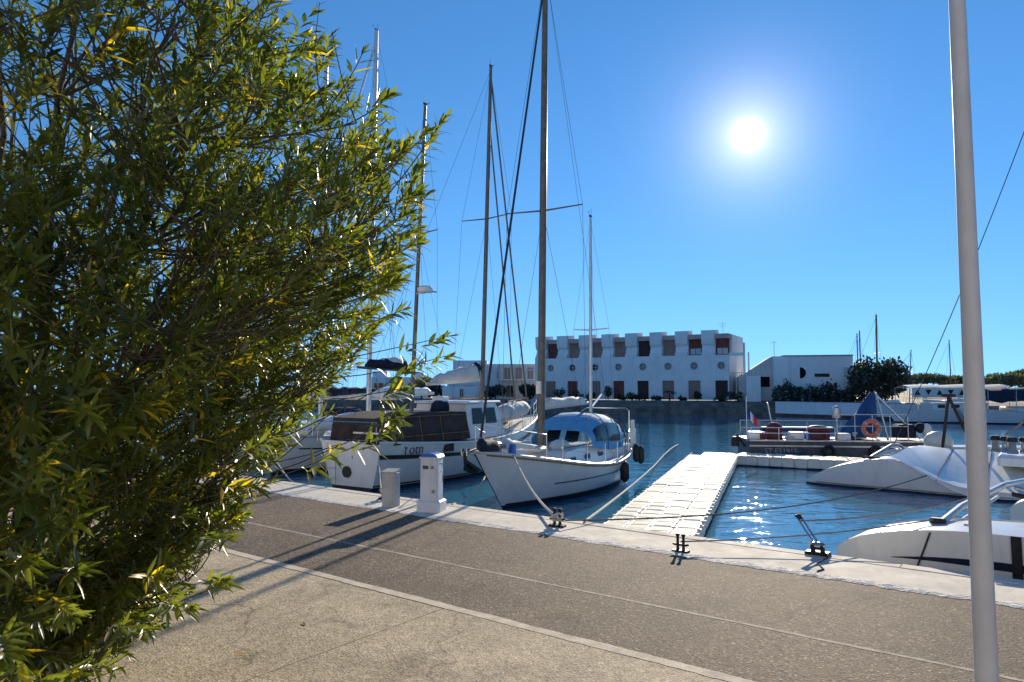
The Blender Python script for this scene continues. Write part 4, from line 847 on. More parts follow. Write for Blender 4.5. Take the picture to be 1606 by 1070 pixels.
# --- grey workboat behind the short pontoon
wb = empty('workboat', (9.75, 29.05, WZ), R(-7)); LW = 7.6
mb = MB(); mb.prism([(0, 0, .05), (.25, 0, -.3), (LW - .2, 0, -.3), (LW, 0, .0), (LW, 0, .82), (0, 0, .86)], (0, 2.4, 0)); mb.build('hull', M['dgrey'], wb)
mb = MB(); mb.box((LW / 2, 1.2, .80), (LW - .1, 2.3, .03)); mb.build('deck', M['mgrey'], wb)
for z in (.62, .84):
    mb = MB(); mb.box((LW / 2, -.03, z), (LW, .06, .06)); mb.build('fender_rail', M['alu'], wb)
text(wb, 'ST E51915', .30, M['inkg'], (1.25, -.012, .40), (R(90), 0, 0))
mb = MB(); mb.box((1.75, -.02, .16), (.95, .05, .42)); mb.build('blue_apron', M['bluedark'], wb)
def rails(x0, x1, y, n, h, m, name='railing'):
    for i in range(n):
        x = x0 + (x1 - x0) * i / (n - 1); b = MB(); b.tube([(x, y, .86), (x, y, .86 + h)], .018, 6); b.build('rail_post', m, wb)
    for z in (h, h * .55): b = MB(); b.tube([(x0, y, .86 + z), (x1, y, .86 + z)], .018, 6); b.build(name, m, wb)
rails(.1, 3.4, .06, 4, .5, M['white']); rails(3.5, 6.2, .06, 5, 1.05, M['alu']); rails(.1, 5.8, 2.3, 5, .7, M['alu'])
for k, x in enumerate((.35, 1.15, 2.0, 2.75)):
    mb = MB(); mb.cbox((x, .5 + .2 * (k % 2), 1.02), (.62, .5, .3), .05); mb.build('crate', M['red'] if k in (1, 3) else M['white'], wb)
mb = MB(); mb.sphere((2.95, .9, 1.2), .42, 12, 6, (1.3, .8, .55)); mb.build('red_tarpaulin', M['red'], wb, True); mb = MB(); mb.sphere((1.25, 1.0, 1.25), .36, 12, 6, (1.0, .8, .8)); mb.build('red_tarpaulin', M['red'], wb, True)
mb = MB(); mb.cbox((2.4, 1.9, 1.2), (3.0, .4, .2), .03); mb.build('bench', M['bluedark'], wb)
for k, x in enumerate((3.8, 4.5, 5.1)): mb = MB(); mb.cbox((x, .4 + .25 * k, 1.0 + .04 * k), (.5, .5, .26), .03); mb.build('locker', M['white'] if k != 1 else M['sail'], wb)
mb = MB(); mb.lathe([(.16, 0), (.18, .1), (.15, .42), (.06, .5)], (3.55, .3, 1.75), 12); mb.tube([(3.55, .3, .85), (3.55, .3, 1.78)], .03, 6); mb.build('lamp_housing', M['alu'], wb, True)
# lifting frame with a blue tarpaulin
for p, q in (((5.6, .5, .85), (5.3, .8, 2.75)), ((5.6, 1.8, .85), (5.3, 1.5, 2.75)), ((7.1, 1.1, .9), (5.3, 1.1, 2.8))):
    mb = MB(); mb.tube([p, q], .05, 6); mb.build('frame_leg', M['alu'], wb)
rows = []
for i in range(7):
    f = i / 6; z = .95 + 1.85 * f; w = 1.05 * (1 - f) + .16; x = 4.65 + .62 * f
    rows.append([V(x + math.cos(a) * w * (.55 + .12 * math.sin(5 * a + i)), 1.1 + math.sin(a) * w * .75, z + .05 * math.sin(3 * a)) for a in [2 * math.pi * j / 12 for j in range(12)]])
mb = MB(); mb.grid(rows, True); mb.add(rows[-1], [tuple(range(12))]); mb.build('draped_tarpaulin', M['bluedark'], wb, True)
mb = MB(); mb.cbox((6.5, 1.2, 1.2), (.7, .8, .55), .08); mb.sphere((6.95, .7, 1.35), .22, 10, 6); mb.build('engine_box', M['navycan'], wb); mb = MB(); mb.sphere((7.15, .6, 1.25), .2, 10, 6, (1, 1, 1.5)); mb.build('white_bag', M['sail'], wb, True)
mb = MB(); mb.tube([(-.05, .15, .8), (-.05, .15, 2.6)], .018, 6); mb.build('flagpole', M['white'], wb); mb = MB(); mb.tube([(1.45, 1.9, .85), (1.2, 1.9, 2.35)], .035, 6); mb.build('boathook_post', M['alu'], wb)
mb = MB(); mb.tube([(-.05, .6, .55), (-.4, .6, 1.05)], .05, 6); mb.cbox((-.45, .6, .75), (.3, .3, .4), .06); mb.build('outboard_motor', M['black'], wb)
for k, (x, y, m_) in enumerate(((.55, 1.6, 'orange'), (1.7, .35, 'rope'), (3.2, 1.5, 'ropeg'), (4.3, 1.5, 'rope'))):
    mb = MB()
    for q in range(3): mb.torus((x, y, .88 + .05 * q), .20 - .02 * q, .03, (0, 0, 1), 18, 6)
    mb.build('rope_coil', M[m_], wb, True)
for k, (x, y) in enumerate(((.6, .25), (2.35, .3), (3.2, .45))): mb = MB(); mb.cbox((x, y, 1.02), (.22, .16, .3), .03); mb.build('fuel_can', M['red'] if k != 1 else M['blueplas'], wb)
for k, x in enumerate((3.1, 4.9, 6.4)): mb = MB(); mb.torus((x, -.09, .42), .2, .07, (0, 1, 0), 18, 8); mb.build('tyre_fender', M['black'], wb, True)
tag(wb, 'dark grey workboat with railings, crates and a lifting frame', 'workboat')
fl = empty('flag', to_world(wb, (-.05, .15, 1.62)), R(-7))
for k, m in enumerate(('flagblue', 'flagwhite', 'flagred')):
    rows = [[V(.02 + (k + i / 3) * .13, .05 * math.sin(4.0 * (k + i / 3)), .55 - .16 * (k + i / 3) - .36 * j) for j in (0, .5, 1)] for i in range(4)]
    mb = MB(); mb.grid(rows); mb.build('stripe', M[m], fl, True)
tag(fl, 'small blue, white and red flag on the workboat staff', 'flag')
lb = empty('lifebuoy', to_world(wb, (4.75, -.06, 1.36)), R(-7)); mb = MB(); mb.torus((0, 0, 0), .28, .085, (0, 1, 0), 28, 10); mb.build('ring', M['orange'], lb, True)
for a in (.78, 2.36, 3.93, 5.5):
    mb = MB(); mb.torus((.28 * math.cos(a), 0, .28 * math.sin(a)), .088, .012, (-math.sin(a), 0, math.cos(a)), 12, 6); mb.build('band', M['flagwhite'], lb, True)
mb = MB(); mb.tube([(.38 * math.cos(a), -.03, .38 * math.sin(a)) for a in np.linspace(0, 6.28, 24)], .010, 5); mb.build('grab_line', M['rope'], lb); tag(lb, 'orange lifebuoy with pale bands hung on the workboat railing', 'lifebuoy')

# --- mooring ropes
KB = to_world(ket, hk.sheer(.93, 1, -.02, .02)); b2 = Q(-6.25, 9.42, .15)
rope(KB, b2, .18, .022, M['rope'], 'thick white rope from the ketch bow down to its bollard')
rope(Q(-6.05, 9.92, .03), (5.6, 27.5, WZ + .05), .05, .024, M['rope'], 'pale rope running from the quay edge out past the ketch into the water')
rope((5.6, 27.5, WZ + .05), (8.7, 37.0, WZ + .03), -.10, .026, M['rope'], 'slack rope floating on the water beyond the ketch')
rope(to_world(mot, (-.1, -1.15, 1.3)), Q(-10.45, 9.62, .15), .5, .018, M['rope'], 'rope hanging from the motorsailer stern to the wrapped bollard')
rope(to_world(mot, hm.sheer(.55, -1)), Q(-8.95, 9.95, .02), .55, .02, M['rope'], 'pale rope behind the pedestal going to the motorsailer side')
rope(to_world(sl1, h3.sheer(.97, 1)), Q(-12.6, 9.9, .02), .6, .02, M['rope'], 'pale rope from the left sloop to the quay near the shaded coping')
rope(to_world(cb, (1.3, .0, 1.2)), Q(-3.98, 8.98, .14), .06, .010, M['ropeg'], 'thin rope from the bare bollard to the near catamaran')
rope(Q(-6.1, 9.42, .12), to_world(ca, (3.4, -.70, .55)), .30, .014, M['ropeb'], 'dark rope crossing the pontoon to the far catamaran tarpaulin')
rope(Q(-2.75, 10.15, .38), to_world(cb, (1.9, 2.6, 1.38)), .12, .012, M['ropeg'], 'grey rope from the mooring spring to the near catamaran forebeam')
mb = MB(); mb.tube([Q(-2.32, 9.86, .06), Q(-2.3, 9.7, .035), Q(-2.35, 9.4, .016), Q(-2.22, 9.15, .015), Q(-2.26, 9.0, .015)], .009, 5); tag(mb.build('rope_tail', M['ropeb'], None, True), 'short dark rope end lying on the coping below the mooring spring', 'rope')

# ------------------------------------------------------------------ the far side of the basin
far = [(-260, 190), (-60, 112), (-20, 94), (0, 85.5), (13.8, 77.6), (28.6, 75.2), (36.5, 63.5), (60, 62), (140, 48), (260, 10)]
back = [(700, 10), (700, 900), (-700, 900), (-700, 190)]
n = len(far)
structure('far_bank', MB().prism([(x, y, -2) for x, y in far] + [(x, y, -2) for x, y in back], (0, 0, 2.15)), M['soil'])
rows = [[V(x, y - .35, -1.2) for x, y in far], [V(x, y - .15, -.1) for x, y in far], [V(x, y + .6, .55) for x, y in far], [V(x, y + 3.5, .75) for x, y in far]]
structure('stone_slope', MB().grid(rows), M['bank'])

# terrace of white houses: s runs left from the right-hand end, d comes forward
tb = empty('terraced_house', (24.5, 80.0, .75), math.atan2(.498, -.867))       # local x = to the left along the facade, local y points back (negated below)
NB, PT = 8, 3.15; LT = NB * PT
def F(s, d, z): return V(s, d, z)            # d > 0 comes towards the water
z6, z8 = 5.25, 7.75
mb = MB(); mb.box((LT / 2, -5.2, z6 / 2), (LT, 8, z6)); mb.box((LT / 2, -6.2, (z6 + z8) / 2 - .02), (LT - .1, 6, z8 - z6)); mb.build('rear_wall', M['render'], tb)
doors = ['shutterd', 'shutterp', 'shutterp', 'shutterd', 'shutter', 'shutterp', 'shutter', 'shutterp']; tops = ['shutter', 'shutter', 'shutterp', 'shutterd', 'shutterp', 'shutterp', 'shutterp', 'shutter']
for b in range(NB):
    s0 = b * PT
    # front wall of the two lower floors with its real openings: built of panels round door and porthole
    x0, x1, dx0, dx1, dh, pz, pr = s0, s0 + PT, s0 + .12, s0 + 1.55, 2.28, 4.0, .44
    wl_ = MB(); th = .35
    if b == 0: wl_.box(((x0 + dx0) / 2, -1.0, dh / 2), (dx0 - x0, th, dh)); wl_.box(((dx0 + dx1) / 2, -1.0, .2), (dx1 - dx0, th, .4))
    else: wl_.box(((x0 + dx0) / 2, -1.0, dh / 2), (dx0 - x0, th, dh))
    wl_.box(((dx1 + x1) / 2, -1.0, dh / 2), (x1 - dx1, th, dh)); wl_.box(((x0 + x1) / 2, -1.0, (dh + 3.3) / 2), (PT, th, 3.3 - dh))
    cx_ = (dx0 + dx1) / 2; k = 20; ring = [(cx_ + pr * math.cos(2 * math.pi * i / k), pz + pr * math.sin(2 * math.pi * i / k)) for i in range(k)]; q0, q1_ = 3.3, z6
    def edge(a):
        c, s_ = math.cos(a), math.sin(a); hx0, hx1, hz0, hz1 = cx_ - x0, x1 - cx_, pz - q0, q1_ - pz; t_ = min((hx1 / c if c > 1e-6 else 1e9), (-hx0 / c if c < -1e-6 else 1e9), (hz1 / s_ if s_ > 1e-6 else 1e9), (-hz0 / s_ if s_ < -1e-6 else 1e9)); return (cx_ + c * t_, pz + s_ * t_)
    angs = sorted([2 * math.pi * i / k for i in range(k)] + [math.atan2(zz - pz, xx - cx_) % (2 * math.pi) for xx in (x0, x1) for zz in (q0, q1_)]); inner = [(cx_ + pr * math.cos(a), pz + pr * math.sin(a)) for a in angs]; outer = [edge(a) for a in angs]
    rows = [[V(x, -.825, z) for x, z in outer], [V(x, -.825, z) for x, z in inner], [V(x, -1.17, z) for x, z in inner]]; wl_.grid(rows, True); wl_.build('wall_bay', M['render'], tb)
    # porthole
    po = MB(); po.torus((cx_, -.84, pz), pr, .05, (0, 1, 0), 24, 6); po = po.build('porthole', M['frame'], tb, True); g_ = MB(); g_.lathe([(pr, 0), (pr, .02)], (cx_, -1.02, pz), 24, (0, 1, 0)); g_.build('pane', M['glass'] if b in (5, 6) else M['mgrey'], po); g_ = MB(); g_.box((cx_, -.99, pz), (.05, .04, pr * 2)); g_.box((cx_, -.99, pz), (pr * 2, .035, .05)); g_.build('glazing_bar', M['frame'], po)
    # door
    d_ = MB(); z0 = .4 if b == 0 else 0.02; d_.box((cx_, -1.06, (z0 + dh) / 2), (dx1 - dx0, .06, dh - z0)); d_ = d_.build('shuttered_door', M[doors[b]], tb)
    for j in range(4 if b else 3): g_ = MB(); g_.box((cx_, -1.022, z0 + (dh - z0) * (j + .5) / (4 if b else 3)), (dx1 - dx0 - .12, .02, .04)); g_.build('louvre_rail', M[doors[b]], d_)
    # recessed top floor: window, parapet lintel
    lt = MB(); lt.box((cx_ + .02, -2.2, z8 - .28), (1.62, 1.9, .56)); lt.build('lintel', M['pinkwall'], tb)
    wd = MB(); wd.box((cx_, -1.75, (z6 + z8 - .56) / 2), (1.56, .06, z8 - .56 - z6)); wd = wd.build('window', M[tops[b]], tb)
    if b in (0, 1): g_ = MB(); g_.box((cx_, -1.70, z6 + .48), (1.2, .04, .7)); g_.build('pane', M['frame'], wd); g_ = MB(); g_.box((cx_, -1.67, z6 + .48), (.05, .04, .7)); g_.build('glazing_bar', M['shutter'], wd)
    # party wall with scalloped front edge, higher than the roof
    prof = [(-3.2, z6 - .1), (-.80, z6 - .1), (-.80, z6 + .22), (-1.0, z6 + .34), (-1.34, z6 + .42), (-1.40, z6 + .72), (-1.62, z6 + .84), (-1.68, z6 + 1.05), (-1.5, z6 + 1.22), (-1.14, z6 + 1.3), (-1.02, z6 + 1.5), (-.93, z6 + 1.9), (-.88, z8 + .1), (-.86, z8 + .34), (-.92, z8 + .42), (-3.2, z8 + .60)]
    pw = MB(); pw.prism([V(s0 + 1.62, (-.8 + (d + .8) * .55) if d > -3 else d, z) for d, z in prof], (1.48, 0, 0)); pw.build('party_wall', M['render'], tb)
mb = MB(); mb.tube([(-1.7, -1.2, -.2), (-1.7, -1.2, 6.6)], .12, 6); mb.box((-.85, -1.2, 5.3), (1.7, .2, .35)); mb.tube([(-1.7, -3.6, -.2), (-1.7, -3.6, 5.6)], .1, 6); mb.build('pergola', M['render'], tb)
mb = MB(); 
for i in range(7): mb.tube([(-.15 - i * .24, -1.2, 2.1), (-.15 - i * .24, -1.2, 3.2)], .025, 4)
mb.tube([(-.1, -1.2, 3.2), (-1.7, -1.2, 3.2)], .03, 4); mb.tube([(-.1, -1.2, 2.1), (-1.7, -1.2, 2.1)], .03, 4); mb.build('balcony_railing', M['mgrey'], tb)
mb = MB(); mb.tube([(LT + .2, -1.2, 2.2), (LT + 1.6, -1.2, 2.2)], .12, 5); mb.tube([(LT + 1.5, -1.2, -.2), (LT + 1.5, -1.2, 4.6)], .1, 6); mb.box((LT + .8, -1.2, 3.8), (1.6, .2, .2)); mb.build('side_pergola', M['render'], tb)
mb = MB(); mb.tube([(1.3, -4, z8), (1.3, -4, z8 + 1.5)], .025, 4)
for z, w in ((1.45, .5), (1.25, .4), (1.05, .3)): mb.tube([(1.3 - w, -4, z8 + z), (1.3 + w, -4, z8 + z)], .015, 4)
mb.build('aerial', M['mgrey'], tb)
tag(tb, 'long white terrace of narrow houses with scalloped party walls, portholes and red-brown shutters', 'building')

# ------------------------------------------------------------------ trees and shrubs of the far side
def crown_mesh(name, blobs, n, leaf, m, seed, shell=.55):
    """leaf faces spread through the volumes of several overlapping clumps (x, y, z, rx, ry, rz)"""
    g = np.random.default_rng(seed); blobs = np.array(blobs, float); vol = blobs[:, 3] * blobs[:, 4] * blobs[:, 5]; idx = g.choice(len(blobs), n, p=vol / vol.sum()); B = blobs[idx]
    d = unit(g.normal(size=(n, 3))); r = (shell + (1 - shell) * g.random(n)) ** .8 * (1 + .10 * g.normal(size=n)); P = B[:, :3] + d * B[:, 3:] * r[:, None]
    D = unit(d * .5 + g.normal(size=(n, 3)) * .8); U = unit(g.normal(size=(n, 3))); Ln = leaf * g.uniform(.6, 1.3, n); vs, q, t = leaf_arrays(P, D, U, Ln, Ln * g.uniform(.22, .36, n), g.uniform(0, .2, n))
    return fast_mesh(name, vs, q, t, m, np.repeat(np.clip(g.beta(2, 2, n) * .9, 0, 1), 8))
def tree(name, loc, h, blobs, n, leaf, m, label, seed, cat='tree', group=None, r=.16):
    t = empty(name, loc); inst('crown', crown_mesh('crown', blobs, n, leaf, m, seed), t); g = random.Random(seed)
    mb = MB(); mb.tube([(0, 0, -.2), (.05, 0, h * .3), (-.05, .05, h * .55), (0, 0, h * .8)], [r, r * .85, r * .6, r * .3], 7); mb.build('trunk', M['trunk'], t, True)
    for k in range(min(5, len(blobs))):
        b = blobs[k % len(blobs)]; mb = MB(); mb.tube([(0, 0, h * g.uniform(.3, .5)), (b[0] * .5, b[1] * .5, b[2] * .8), (b[0], b[1], b[2])], [r * .5, r * .3, r * .12], 5); mb.build('limb', M['trunk'], t, True)
    tag(t, label, cat, group); return t
def clump(rx, rz, zc, n, seed, flat=.55):
    g = random.Random(seed); out = []
    for i in range(n):
        a = 6.28 * i / n + g.random(); f = g.uniform(.35, .75); out.append((math.cos(a) * rx * f, math.sin(a) * rx * f, zc + g.uniform(-.5, .5) * rz, rx * g.uniform(.34, .52), rx * g.uniform(.34, .52), rz * g.uniform(.4, flat + .1)))
    return out
tree('dark_tree', (36.9, 71, .2), 4.6, clump(2.8, 2.3, 2.7, 11, 3, .6), 5200, .34, M['leaf_dark'], 'broad dark round tree right of the white house', 31)
hd_ = empty('hedge', (31.6, 73.6, .3), R(-27)); bl = [(-3.4 + i * .75 + random.uniform(-.1, .1), random.uniform(-.3, .3), 1.0 + .25 * math.sin(i * 1.3), .62, .7, 1.15 + .3 * math.sin(i * 2.1)) for i in range(11)]
inst('foliage', crown_mesh('hedge_foliage', bl, 5200, .26, M['leaf_dark'], 41), hd_)
for i in range(9): mb = MB(); mb.tube([(-3.2 + i * .8, 0, -.2), (-3.2 + i * .8 + .05, 0, 1.0)], .05, 5); mb.build('stem', M['trunk'], hd_)
tag(hd_, 'dark clipped hedge in front of the white house', 'hedge')
def TW(s, d, z=0.0):
    a = math.atan2(.498, -.867); return Vector((24.5 + s * math.cos(a) - d * math.sin(a), 80 + s * math.sin(a) + d * math.cos(a), z))
ordn = ['first', 'second', 'third', 'fourth', 'fifth', 'sixth', 'seventh', 'eighth']
for i, (s, d, r, h) in enumerate(((.4, 1.9, .75, .7), (-1.2, 1.6, .9, 1.0), (3.0, 1.7, .42, 1.1), (4.6, 2.0, .5, .55), (7.6, 1.9, .6, .7), (9.9, 1.9, .65, .8), (10.9, 1.6, .7, 1.0), (12.0, 2.0, .55, .7), (13.9, 1.6, .55, 1.7), (16.0, 1.9, .5, .9), (17.8, 1.6, .6, 1.2), (20.4, 1.7, .75, 1.5), (23.5, 1.7, .8, 1.3))):
    w = TW(s, d, .55); tree('shrub', w, h * .7, clump(r, h * .5, h * .62, 5, 50 + i, .6), 420, .2, M['leaf_dark'], 'small dark shrub before the white terrace, the %s from its right end' % (['first', 'one past the corner', 'third', 'fourth', 'fifth', 'sixth', 'seventh', 'eighth', 'ninth', 'tenth', 'eleventh', 'twelfth', 'thirteenth'][i]), 60 + i, 'shrub', 'shrubs along the terrace', .05)
# small palm
pm = empty('palm', TW(6.25, 1.6, .55)); mb = MB(); mb.tube([(0, 0, -.1), (.03, 0, .5), (0, 0, 1.0)], [.12, .09, .08], 7); mb.build('trunk', M['trunk'], pm)
for i in range(16):
    a = i * 2.4; e = .2 + .6 * ((i * 7) % 10) / 10; L_ = .95; rows = []
    for j in range(6):
        f = j / 5; x = L_ * f * math.cos(e * .9); z = 1.0 + L_ * (math.sin(e) * f - .55 * f * f) + .15; w = .13 * math.sin(math.pi * min(1, f * .9 + .08)); c, s_ = math.cos(a), math.sin(a); rows.append([V(x * c - w * s_, x * s_ + w * c, z - w * .5), V(x * c, x * s_, z), V(x * c + w * s_, x * s_ - w * c, z - w * .5)])
    mb = MB(); mb.grid(rows); me = mb.data('frond', M['leaf_dark']); inst('frond', me, pm)
tag(pm, 'small palm with arching fronds between two shutters of the white terrace', 'palm')
# stone pines beyond
for i, (x, y, w, zc) in enumerate(((82, 140, 5.2, 3.9), (90.5, 142, 3.6, 3.4), (87, 124, 5.0, 3.6), (95, 128, 4.2, 4.4))):
    tree('stone_pine', (x, y, 0), 4.4, [(dx * w, random.uniform(-.3, .3) * w, zc + .25 * math.cos(dx * 2.2) - abs(dx) * .6, w * .42, w * .42, .85) for dx in (-.6, -.2, .2, .6)], 2400, .5, M['leaf_pine'], 'spreading green stone pine far behind, %s' % ('above the awning boat', 'just left of the lamp post', 'just right of the lamp post', 'at the right edge of the picture')[i], 70 + i, group='stone pines on the skyline', r=.3)

# ------------------------------------------------------------------ other far buildings
def window(parent, c, w, h, m='glass', rz=0.0, depth=.08, frame=True):
    mb = MB(); mb.box(c, (w, depth, h), rz); o = mb.build('window', M[m], parent)
    if frame:
        f = MB(); c = Vector(c) - V(0, depth * .5 + .01, 0)
        for dx in (-w / 2, 0, w / 2): f.box(c + V(dx, 0, 0), (.06, .05, h + .06), rz)
        f.build('frame', M['frame'], o)
    return o
h2 = empty('white_house', (32.6, 77.0, .1), R(-14))
mb = MB(); mb.box((.35, 2.5, 2.78), (8.2, 5, 5.56)); mb.build('main_wall', M['render'], h2)
mb = MB(); mb.box((-2.9, 2.2, 2.60), (1.6, 5.1, 5.3)); mb.build('corner_wall', M['render'], h2)
mb = MB(); mb.box((.9, 2.4, 5.62), (7.2, 5.2, .10)); mb.build('roof_edge', M['mgrey'], h2)
mb = MB(); mb.prism([(-7.3, .3, .1), (-3.7, .3, .1), (-3.7, .3, 5.6), (-4.2, .3, 5.35), (-7.3, .3, 3.3)], (0, 5, 0)); mb.build('sloping_wing', M['render2'], h2)
for k in range(7): mb = MB(); mb.prism([(-7.1 + k * .5, .24, 3.3 + k * .33 - .9), (-6.97 + k * .5, .24, 3.38 + k * .33 - .9), (-6.97 + k * .5, .24, 3.5 + k * .33), (-7.1 + k * .5, .24, 3.42 + k * .33)], (0, .06, 0)); mb.build('batten', M['frame'], h2)
mb = MB(); mb.box((-5.9, -.3, 1.7), (1.5, 1.0, 3.4)); mb.build('porch_wall', M['render'], h2)
mb = MB(); mb.box((-4.6, .2, 2.75), (.95, .3, 1.1)); mb.build('dark_opening', M['void'], h2)
pts = [(-.95, -.02, 3.1), (-.95, -.02, 4.35)] + [(-.95 + .62 * math.sin(a), -.02, 3.72 + .62 * math.cos(a)) for a in np.linspace(.15, 3.0, 10)]
mb = MB(); mb.prism(pts[:2] + pts[2:], (0, .1, 0)); mb.build('half_round_window', M['void'], h2)
mb = MB(); mb.box((1.3, -.02, 3.45), (1.5, .1, .36)); mb.build('slot_window', M['shutterd'], h2)
mb = MB(); mb.box((4.1, .3, 3.1), (1.2, 1.2, 2.4)); mb.build('balcony_wall', M['render2'], h2); mb = MB(); mb.box((4.45, -.35, 4.0), (.5, .2, 1.0)); mb.build('balcony_screen', M['render'], h2)
mb = MB(); mb.tube([(-3.4, 1.5, 5.4), (-3.4, 1.5, 7.4)], .03, 4); mb.tube([(-3.7, 1.5, 7.2), (-3.1, 1.5, 7.2)], .02, 4); mb.build('aerial', M['mgrey'], h2)
tag(h2, 'white cubic house with a half-round dark window right of the terrace', 'building')
mb = MB(); a, b = V(28.0, 74.6, 0), V(36.3, 62.9, 0); d = (b - a).normalized(); nn = V(-d.y, d.x, 0) * .18
mb.prism([a - nn + V(0, 0, -.5), b - nn + V(0, 0, -.5), b + nn + V(0, 0, -.5), a + nn + V(0, 0, -.5)], (0, 0, 1.15)); mb.prism([a - nn * 1.4 + V(0, 0, .655), b - nn * 1.4 + V(0, 0, .655), b + nn * 1.4 + V(0, 0, .655), a + nn * 1.4 + V(0, 0, .655)], (0, 0, .08))
tag(mb.build('garden_wall', M['render']), 'low white wall along the far quay below the hedge', 'wall')
def block(loc, rz, boxes, wins, label, m='render'):
    t = empty('white_building', loc, rz)
    for c, d_ in boxes: mb = MB(); mb.box(c, d_); mb.build('wall', M[m], t)
    for w in wins: window(t, *w)
    tag(t, label, 'building', 'white houses on the far left bank'); return t
block((-6.2, 104, .3), 0, [((0, 2, 2.95), (5.0, 5, 5.9)), ((4.6, 2.5, 2.7), (4.2, 5, 5.4)), ((-2.9, .6, 1.4), (.8, 3, 2.8))], [((-.9, -.5, 4.1), .9, 1.1), ((1.0, -.5, 4.1), .9, 1.1), ((4.6, -.02, 3.8), 1.2, 1.0), ((0, -.5, 1.5), 1.6, 1.4)], 'plain white block house seen behind the motorsailer mast')
t = block((.9, 99, .3), R(4), [((0, 2, 2.6), (5.4, 5, 5.2))], [((-1.6, -.5, 3.9), .9, 1.6, 'shutterp'), ((0, -.5, 3.9), .9, 1.6, 'shutterp'), ((1.6, -.5, 3.9), .9, 1.6, 'shutterp'), ((-1.2, -.5, 1.4), 1.2, 1.6), ((1.2, -.5, 1.4), 1.2, 1.6)], 'pale house with balcony left of the long terrace', 'render2')
mb = MB(); mb.box((0, -1.0, 3.0), (5.4, 1.0, .14)); mb.build('balcony_slab', M['render'], t)
for i in range(12): mb = MB(); mb.tube([(-2.6 + i * .47, -1.45, 3.05), (-2.6 + i * .47, -1.45, 4.0)], .025, 4); mb.build('baluster', M['frame'], t)
block((-17.2, 108, .3), R(3), [((0, 2, 1.75), (9.5, 5, 3.5)), ((-3.2, 2.5, 2.2), (2.2, 4, 4.4)), ((2.8, 2.5, 2.1), (1.4, 3, 4.3))], [((-3.2, -.5, 2.0), 1.4, 1.2), ((-.6, -.5, 2.0), 1.2, 1.2), ((2.0, -.5, 2.0), 1.2, 1.2)], 'long low white house with roof blocks at the left')
block((-7.0, 93.5, .4), R(-4), [((0, 1.5, 1.0), (4.6, 3, 2.0))], [((.3, -.04, 1.1), .45, 1.0)], 'small pale blue-white hut with one narrow window by the water')
for i, (x, y, r, h) in enumerate(((-12.5, 97, 2.1, 3.4), (-10.2, 95.5, 1.3, 2.4), (-2.2, 92, 1.5, 2.3), (2.2, 88.5, 1.4, 2.2))):
    tree('bank_tree', (x, y, .3), h * .8, clump(r, h * .42, h * .6, 6, 90 + i, .6), 1300, .3, M['leaf_pine'] if i in (0, 4) else M['leaf_dark'], ('soft grey-green tree before the low white house', 'small dark bush beside the grey-green tree', 'round dark bush right of the motorsailer mast', 'dark bush at the left foot of the terrace', 'pale green tree showing through the oleander edge')[i], 95 + i, group='trees on the far left bank', r=.12)

# ------------------------------------------------------------------ far boats
def far_boat(loc, rz, L_, mh, label, name='yacht', tilt=0.0, mastr=.09, extra=None, mx=.55):
    t = empty(name, loc, rz); h = Hull(L_, L_ * .3, [(0, 1.0), (.5, .95), (1, 1.3)], .8, .3); h.build(t, M['white'], M['navy'], M['deck'], 14)
    house(t, [(L_ * .25, .95), (L_ * .28, 1.45), (L_ * .6, 1.4), (L_ * .72, 1.05)], L_ * .09, L_ * .08, M['white'], 'coachroof')
    if mh:
        mo, a_ = mast(t, (L_ * mx, 0, 1.3), mh, mastr, mastr * .8, M['mast'], (tilt, 0), [(.55, .7, .03)], shroud_y=1.2, wire=.012); stay(t, h.sheer(.99), a_(.98), .016, name='forestay'); mb = MB(); mb.tube([(L_ * mx - .2, 0, 2.3), (L_ * .15, 0, 2.4)], .06, 6); mb.build('boom', M['mastg'], t)
    h.rail(t, M['alu'], .03, .01, name='toe_rail', n=10); tag(t, label, 'sailboat', 'yachts across the basin'); return t, h
far_boat((58.2, 109, WZ), R(190), 9, 10.0, 'distant yacht whose mast is the left of the close pair'); far_boat((59.6, 111, WZ), R(190), 9, 10.6, 'distant yacht whose mast is the right of the close pair', mastr=.1)
far_boat((52.5, 92, WZ), R(185), 9, 11.2, 'distant yacht with the tallest mast right of the dark tree', tilt=-.2, mastr=.13); far_boat((66.6, 100, WZ), R(185), 8, 8.4, 'distant yacht with a thin mast just right of the lamp post', mastr=.07); far_boat((46.5, 75, WZ), R(185), 8, 5.6, 'distant yacht with a short thin mast above the striped awning', mastr=.05, tilt=-.4)
aw, ha = far_boat((42.6, 60.6, WZ), R(178), 9.5, 0, 'white motor yacht under a long white awning marked with dark triangles', 'awning_yacht')
aw['category'] = 'boat'
rows = [[V(x, y, 2.9 + .35 * math.cos(y * .9) + .05 * math.sin(2 * x)) for y in (-1.5, -1.3, -.6, 0, .6, 1.3, 1.5)] for x in np.linspace(.6, 8.8, 9)]
mb = MB(); mb.grid(rows); mb.build('awning_top', M['sail'], aw, True)
mb = MB(); mb.grid([[V(x, 1.52, 2.98), V(x, 1.56, 2.6), V(x, 1.55, 2.16)] for x in np.linspace(.6, 8.8, 9)]); sk = mb.build('awning_skirt', M['sail'], aw, True)
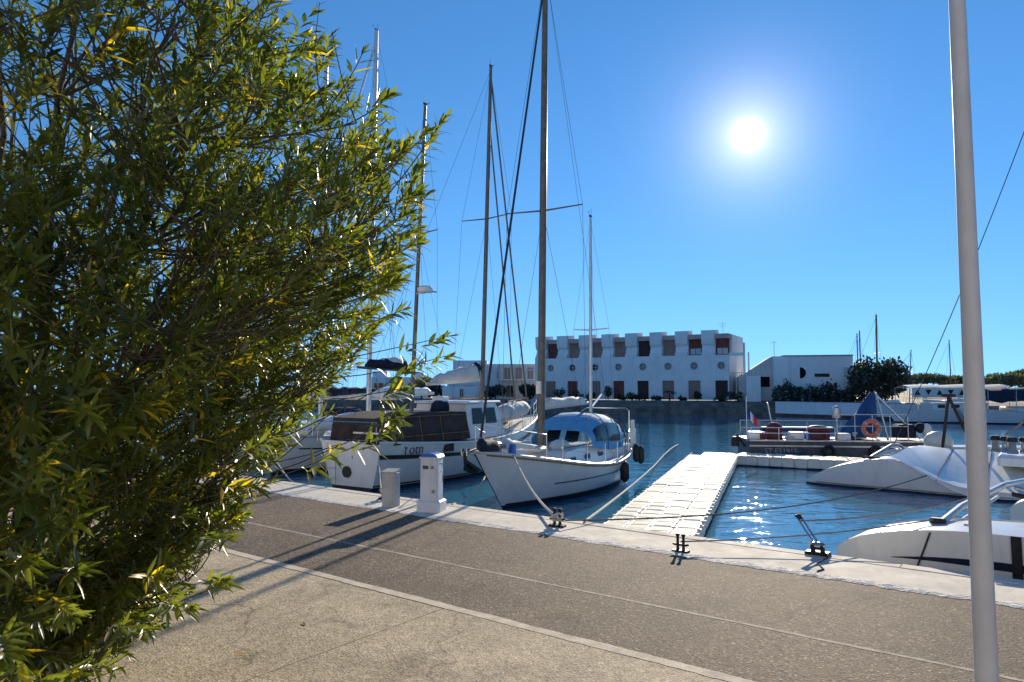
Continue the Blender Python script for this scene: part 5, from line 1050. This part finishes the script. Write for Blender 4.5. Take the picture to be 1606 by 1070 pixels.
for i in range(9):
    x = 1.0 + i * .92; s = .26; up = i % 2; mb = MB(); mb.prism([(x - s, 1.575, 2.82 if up else 2.38), (x + s, 1.575, 2.82 if up else 2.38), (x, 1.575, 2.38 if up else 2.82)], (0, .012, 0)); mb.build('triangle_mark', M['navycan'], sk)
for x in (.7, 3.2, 6.0, 8.7):
    for s in (1, -1): mb = MB(); mb.tube([(x, s * 1.4, .9), (x, s * 1.45, 2.9)], .03, 5); mb.build('awning_post', M['alu'], aw)
mb = MB(); mb.cbox((4.5, 0, 1.35), (4.6, 2.2, .75), .1); mb.build('saloon', M['white'], aw); 
for i in range(4): mb = MB(); mb.box((2.8 + i * 1.1, 1.11, 1.42), (.7, .03, .3)); mb.build('saloon_window', M['glass'], aw)
cv, hc_ = far_boat((47.6, 58.2, WZ), R(176), 9.5, 0, 'white boat with black winter covers at the right edge', 'covered_boat'); cv['category'] = 'boat'
for k, (x0, x1) in enumerate(((.4, 3.3), (3.5, 6.4), (6.6, 8.8))):
    rows = [[V(x0 + (x1 - x0) * f, y, (3.0 if abs(y) < .3 else 2.75 if abs(y) < 1.2 else 1.75 + .22 * abs(2 * f - 1)) + .03 * math.sin(5 * f + y)) for y in (-1.55, -1.5, -.9, 0, .9, 1.5, 1.55)] for f in np.linspace(0, 1, 7)]
    mb = MB(); mb.grid(rows); mb.build('winter_cover', M['navycan'], cv, True)
for x in (.5, 3.4, 6.5, 8.7): mb = MB(); mb.tube([(x, 1.4, .9), (x, 1.45, 2.8)], .03, 5); mb.build('cover_post', M['alu'], cv)
mb = MB(); mb.cbox((4.5, 0, 1.2), (4.0, 2.0, .5), .1); mb.build('saloon', M['cream'], cv)

# ------------------------------------------------------------------ unseen white row added behind the viewpoint to bounce sunlight into the shade
bh = tag(empty('bounce_row', Q(0, -10.0, 0), QA), kind='structure')
for i in range(6):
    x = -42 + i * 14.2; mb = MB(); hgt = 9.0 + 1.0 * (i % 3 == 1); mb.box((x + 7, -4, hgt / 2), (14.0, 8, hgt)); mb.build('wall', M['render3'], bh)
    for j in range(4):
        for k in range(3): mb = MB(); mb.box((x + 2 + j * 3.3, .0, 1.6 + 3.0 * k), (1.2, .14, 1.5)); mb.build('window', M['shutterp'], bh)
